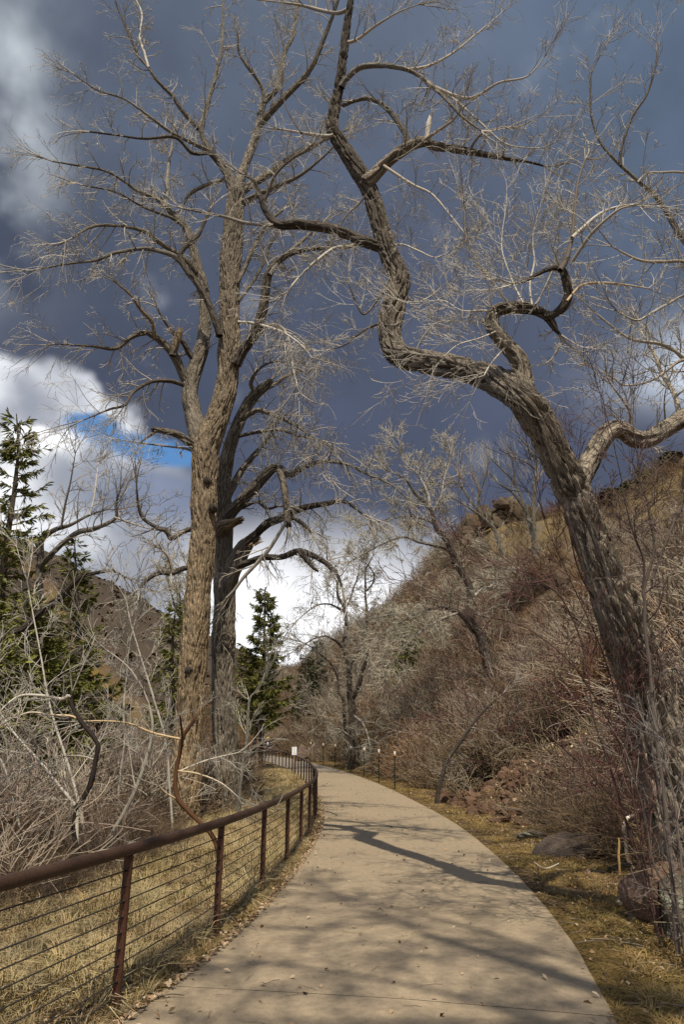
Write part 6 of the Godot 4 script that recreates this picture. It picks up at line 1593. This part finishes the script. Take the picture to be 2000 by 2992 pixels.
func grasses() -> void:
	var tall := tuft(30, 0.22, 0.30, 0.0024)
	var short := tuft(22, 0.07, 0.17, 0.0022)
	var xf := []
	var cl := []
	var xs := []
	var cs := []
	var tries := 0
	while tries < 60000 and xf.size() < 8500:
		tries += 1
		var d := 2.5 + 45.0 * pow(rng.randf(), 1.5)
		var off := 0.10 - 4.2 * pow(rng.randf(), 0.9) * (0.75 if d < 14.0 else 1.0)
		var x := xl(d) + off
		if not seen(x, d): continue
		var n := rough.get_noise_2d(x * 30.0 + 200.0, -d * 30.0) + 0.6 * rough.get_noise_2d(x * 9.0, -d * 9.0)
		if n > 0.08 and rng.randf() < 0.8: continue
		var s := rng.randf_range(0.45, 1.1)
		if off > -0.1: s *= 0.55
		xf.append(placed(on_ground(x, -d, -0.01), rng.randf() * TAU, Vector3(s * 1.2, s, s * 1.2), Vector3(rng.randf_range(-0.3, 0.3), 0, rng.randf_range(-0.3, 0.3))))
		cl.append(Color(0.42, 0.325, 0.165).lerp([Color(0.50, 0.42, 0.26), Color(0.34, 0.22, 0.11), Color(0.28, 0.26, 0.11), Color(0.45, 0.36, 0.20)][rng.randi() % 4], rng.randf()))
	scatter("dry_grass", tall, M.grass, xf, cl, "dry straw coloured grass along the railing", "grass")
	tries = 0
	while tries < 60000 and xs.size() < 15000:
		tries += 1
		var left := rng.randf() < 0.45
		var d := 3.5 + 48.0 * pow(rng.randf(), 1.7)
		var a := slant(d)
		var across := rng.randf_range(-3.2, 0.11) if left else 3.32 + 2.3 * pow(rng.randf(), 1.1)
		var x := xl(d) + across * cos(a)
		var z := -d + across * sin(a)
		if not seen(x, -z): continue
		var n := rough.get_noise_2d(x * 30.0 + 200.0, z * 30.0)
		if n > 0.1 and rng.randf() < 0.6: continue
		var s := rng.randf_range(0.4, 1.0)
		if across < 3.6 and not left: s *= 0.5
		xs.append(placed(on_ground(x, z, -0.005), rng.randf() * TAU, Vector3(s * 1.4, s * 0.8, s * 1.4), Vector3(rng.randf_range(-0.2, 0.2), 0, rng.randf_range(-0.2, 0.2))))
		cs.append(Color(0.31, 0.205, 0.075).lerp([Color(0.36, 0.26, 0.12), Color(0.18, 0.115, 0.055), Color(0.22, 0.19, 0.06)][rng.randi() % 3], rng.randf()))
	scatter("short_grass", short, M.grass, xs, cs, "short dead golden grass of the verges", "grass")
	# fallen leaves
	var leaf := Acc.new()
	leaf.blade(Vector3(-0.03, 0, 0), Vector3(0.004, 0.012, 0), Vector3(0.045, 0.002, 0.004), Vector3(0, 0.006, 0.019), Vector3.UP, Color.WHITE)
	xf = []
	cl = []
	var browns := [Color(0.27, 0.19, 0.11), Color(0.33, 0.24, 0.15), Color(0.18, 0.12, 0.07), Color(0.40, 0.31, 0.21), Color(0.29, 0.18, 0.10)]
	for q in 42000:
		var where := rng.randf()
		var d := 3.0 + 32.0 * pow(rng.randf(), 1.6)
		var across := 0.0
		if where < 0.50: across = 3.36 + 4.5 * pow(rng.randf(), 0.6)
		elif where < 0.62: across = 0.22 - 0.7 * rng.randf() * rng.randf()
		elif where < 0.985: across = -0.1 - 4.0 * rng.randf()
		else: across = 0.3 + 3.2 * (pow(rng.randf(), 2.5) if rng.randf() < 0.7 else rng.randf())
		var a := slant(d)
		var x := xl(d) + across * cos(a)
		var z := -d + across * sin(a)
		var y := ground(x, z) + 0.012
		if across > 0.15 and across < 3.34: y = rise(d) + 0.026
		var s := rng.randf_range(0.35, 0.9)
		xf.append(placed(Vector3(x, y, z), rng.randf() * TAU, Vector3.ONE * s, Vector3(rng.randf_range(-0.7, 0.7), 0, rng.randf_range(-0.7, 0.7))))
		cl.append(browns[rng.randi() % 5] * rng.randf_range(0.7, 1.25))
	for q in 16000:                                       # and on the slope
		var d := 9.0 + 45.0 * pow(rng.randf(), 1.3)
		var a := slant(d)
		var into := 5.4 + 16.0 * pow(rng.randf(), 1.3)
		var x := xl(d) + into * cos(a)
		var z := -d + into * sin(a)
		if not seen(x, -z): continue
		var s := rng.randf_range(1.0, 2.4)
		xf.append(placed(on_ground(x, z, 0.05), rng.randf() * TAU, Vector3.ONE * s, Vector3(rng.randf_range(-1.0, 1.0), 0, rng.randf_range(-1.0, 1.0))))
		cl.append(browns[rng.randi() % 5] * rng.randf_range(0.7, 1.25))
	scatter("fallen_leaves", leaf.mesh(), M.leaf, xf, cl, "curled brown fallen leaves strewn over the verges and slope", "leaves")
	# twigs on the ground
	var st := Acc.new()
	st.tube(PackedVector3Array([Vector3(-0.10, 0, 0), Vector3(-0.03, 0.006, 0.012), Vector3(0.04, 0.004, 0.0), Vector3(0.11, 0, 0.02)]), PackedFloat32Array([0.003, 0.0035, 0.003, 0.0015]), 4, Color.WHITE, Color.WHITE)
	xf = []
	cl = []
	for q in 2600:
		var d := 3.0 + 26.0 * pow(rng.randf(), 1.6)
		var across: float = [3.38 + 3.5 * rng.randf(), 0.3 - 3.0 * rng.randf(), 0.34 + 3.1 * rng.randf()][0 if q % 40 < 22 else (1 if q % 40 < 38 else 2)]
		var a := slant(d)
		var x := xl(d) + across * cos(a)
		var z := -d + across * sin(a)
		var y := ground(x, z) + 0.008
		if across > 0.15 and across < 3.34: y = rise(d) + 0.020
		var s := rng.randf_range(0.4, 1.4) if across < 0.33 or across > 3.34 else rng.randf_range(0.3, 0.9)
		xf.append(placed(Vector3(x, y, z), rng.randf() * TAU, Vector3(s, s, s)))
		cl.append(Color(0.22, 0.18, 0.135) * rng.randf_range(0.5, 1.4))
	scatter("fallen_twigs", st.mesh(), M.twig, xf, cl, "small broken twigs littering the ground", "twigs")

func deadwood() -> void:
	var t := part("peeled_branch", bark_tube([4.22, 0.04, -11, 0.035,  4.173, 0.159, -11, 0.035,  4.164, 0.326, -11, 0.032,  4.178, 0.43, -11, 0.032,  4.157, 0.558, -11, 0.032,  4.182, 0.646, -11, 0.029,  4.236, 0.711, -11, 0.029,  4.364, 0.747, -11, 0.019], 9, 0.03, 0.002, 0.05, Color(0.62, 0.46, 0.30), Color(0.66, 0.60, 0.52), true), M.fine_bark, self)
	tag(t, "pale peeled crooked branch standing up from the log at the foot of the shrubs", "branch")
	t = part("log", bark_tube([3.858, 0.029, -11, 0.032,  4.087, 0.085, -11, 0.035,  4.291, 0.097, -11, 0.032,  4.533, 0.108, -11, 0.028], 9, 0.05, 0.006, 0.05, dark_bark, grey_bark, true), M.bark, self)
	tag(t, "short dark log lying below the pale peeled branch", "log")
	t = part("mullein_stalk", bark_tube([3.782, -0.04, -10.4, 0.015,  3.805, 0.131, -10.4, 0.018,  3.814, 0.292, -10.4, 0.018,  3.838, 0.428, -10.4, 0.015,  3.843, 0.51, -10.4, 0.009], 8, 0.02, 0.012, 0.03, Color(0.30, 0.20, 0.08), Color(0.36, 0.25, 0.10)), M.fine_bark, self)
	tag(t, "dry golden mullein seed stalk standing left of the peeled branch", "plant")
	var logs := [
		["long thin bare stick lying across the litter of the right verge", [3.138, -0.002, -11.2, 0.013,  3.444, -0.025, -11.2, 0.016,  3.761, -0.059, -11.2, 0.013,  4.115, -0.048, -11.2, 0.01]],
		["short forked stick near the shadow on the right verge edge", [2.787, 0.125, -11, 0.01,  2.944, 0.04, -11, 0.013,  3.153, 0.108, -11, 0.009]],
		["pale stick lying in the dry grass behind the second railing post", [-2.304, -0.099, -17.6, 0.021,  -2.028, -0.071, -18.805, 0.022,  -1.693, -0.033, -20, 0.018]],
		["bleached branch lying in the grass left of the railing bend", [-1.737, -0.01, -20.5, 0.024,  -1.636, 0.046, -21.503, 0.032,  -1.528, 0.081, -22.3, 0.02]]]
	for l in logs:
		t = part("stick", bark_tube(l[1], 7, 0.05, 0.003, 0.04, Color(0.33, 0.28, 0.22), Color(0.38, 0.33, 0.27)), M.fine_bark, self)
		tag(t, l[0], "stick")

func make_things() -> void:
	railing()
	wire_fence()
	sign_board()
	shed()
	person()
	rocks()
	for j in [["round dark juniper on the grassy ridge just right of the leaning trunk", Vector3(27.995, 27.773, -66), Vector3(1.3, 1.3, 1.2)], ["smaller juniper touching the round one on the ridge", Vector3(29.769, 28.115, -66), Vector3(0.7, 0.8, 0.8)], ["dark juniper on the ridge under the right limb", Vector3(30.812, 28.556, -64), Vector3(0.9, 0.8, 0.9)], ["juniper bush at the top of the ridge near the right edge", Vector3(32.667, 29.217, -62), Vector3(1.0, 1.2, 1.0)]]:
		var at: Vector3 = j[1]
		at.y = ground(at.x, at.z)
		round_juniper(j[0], at, j[2])
	thickets()
	grasses()
	deadwood()
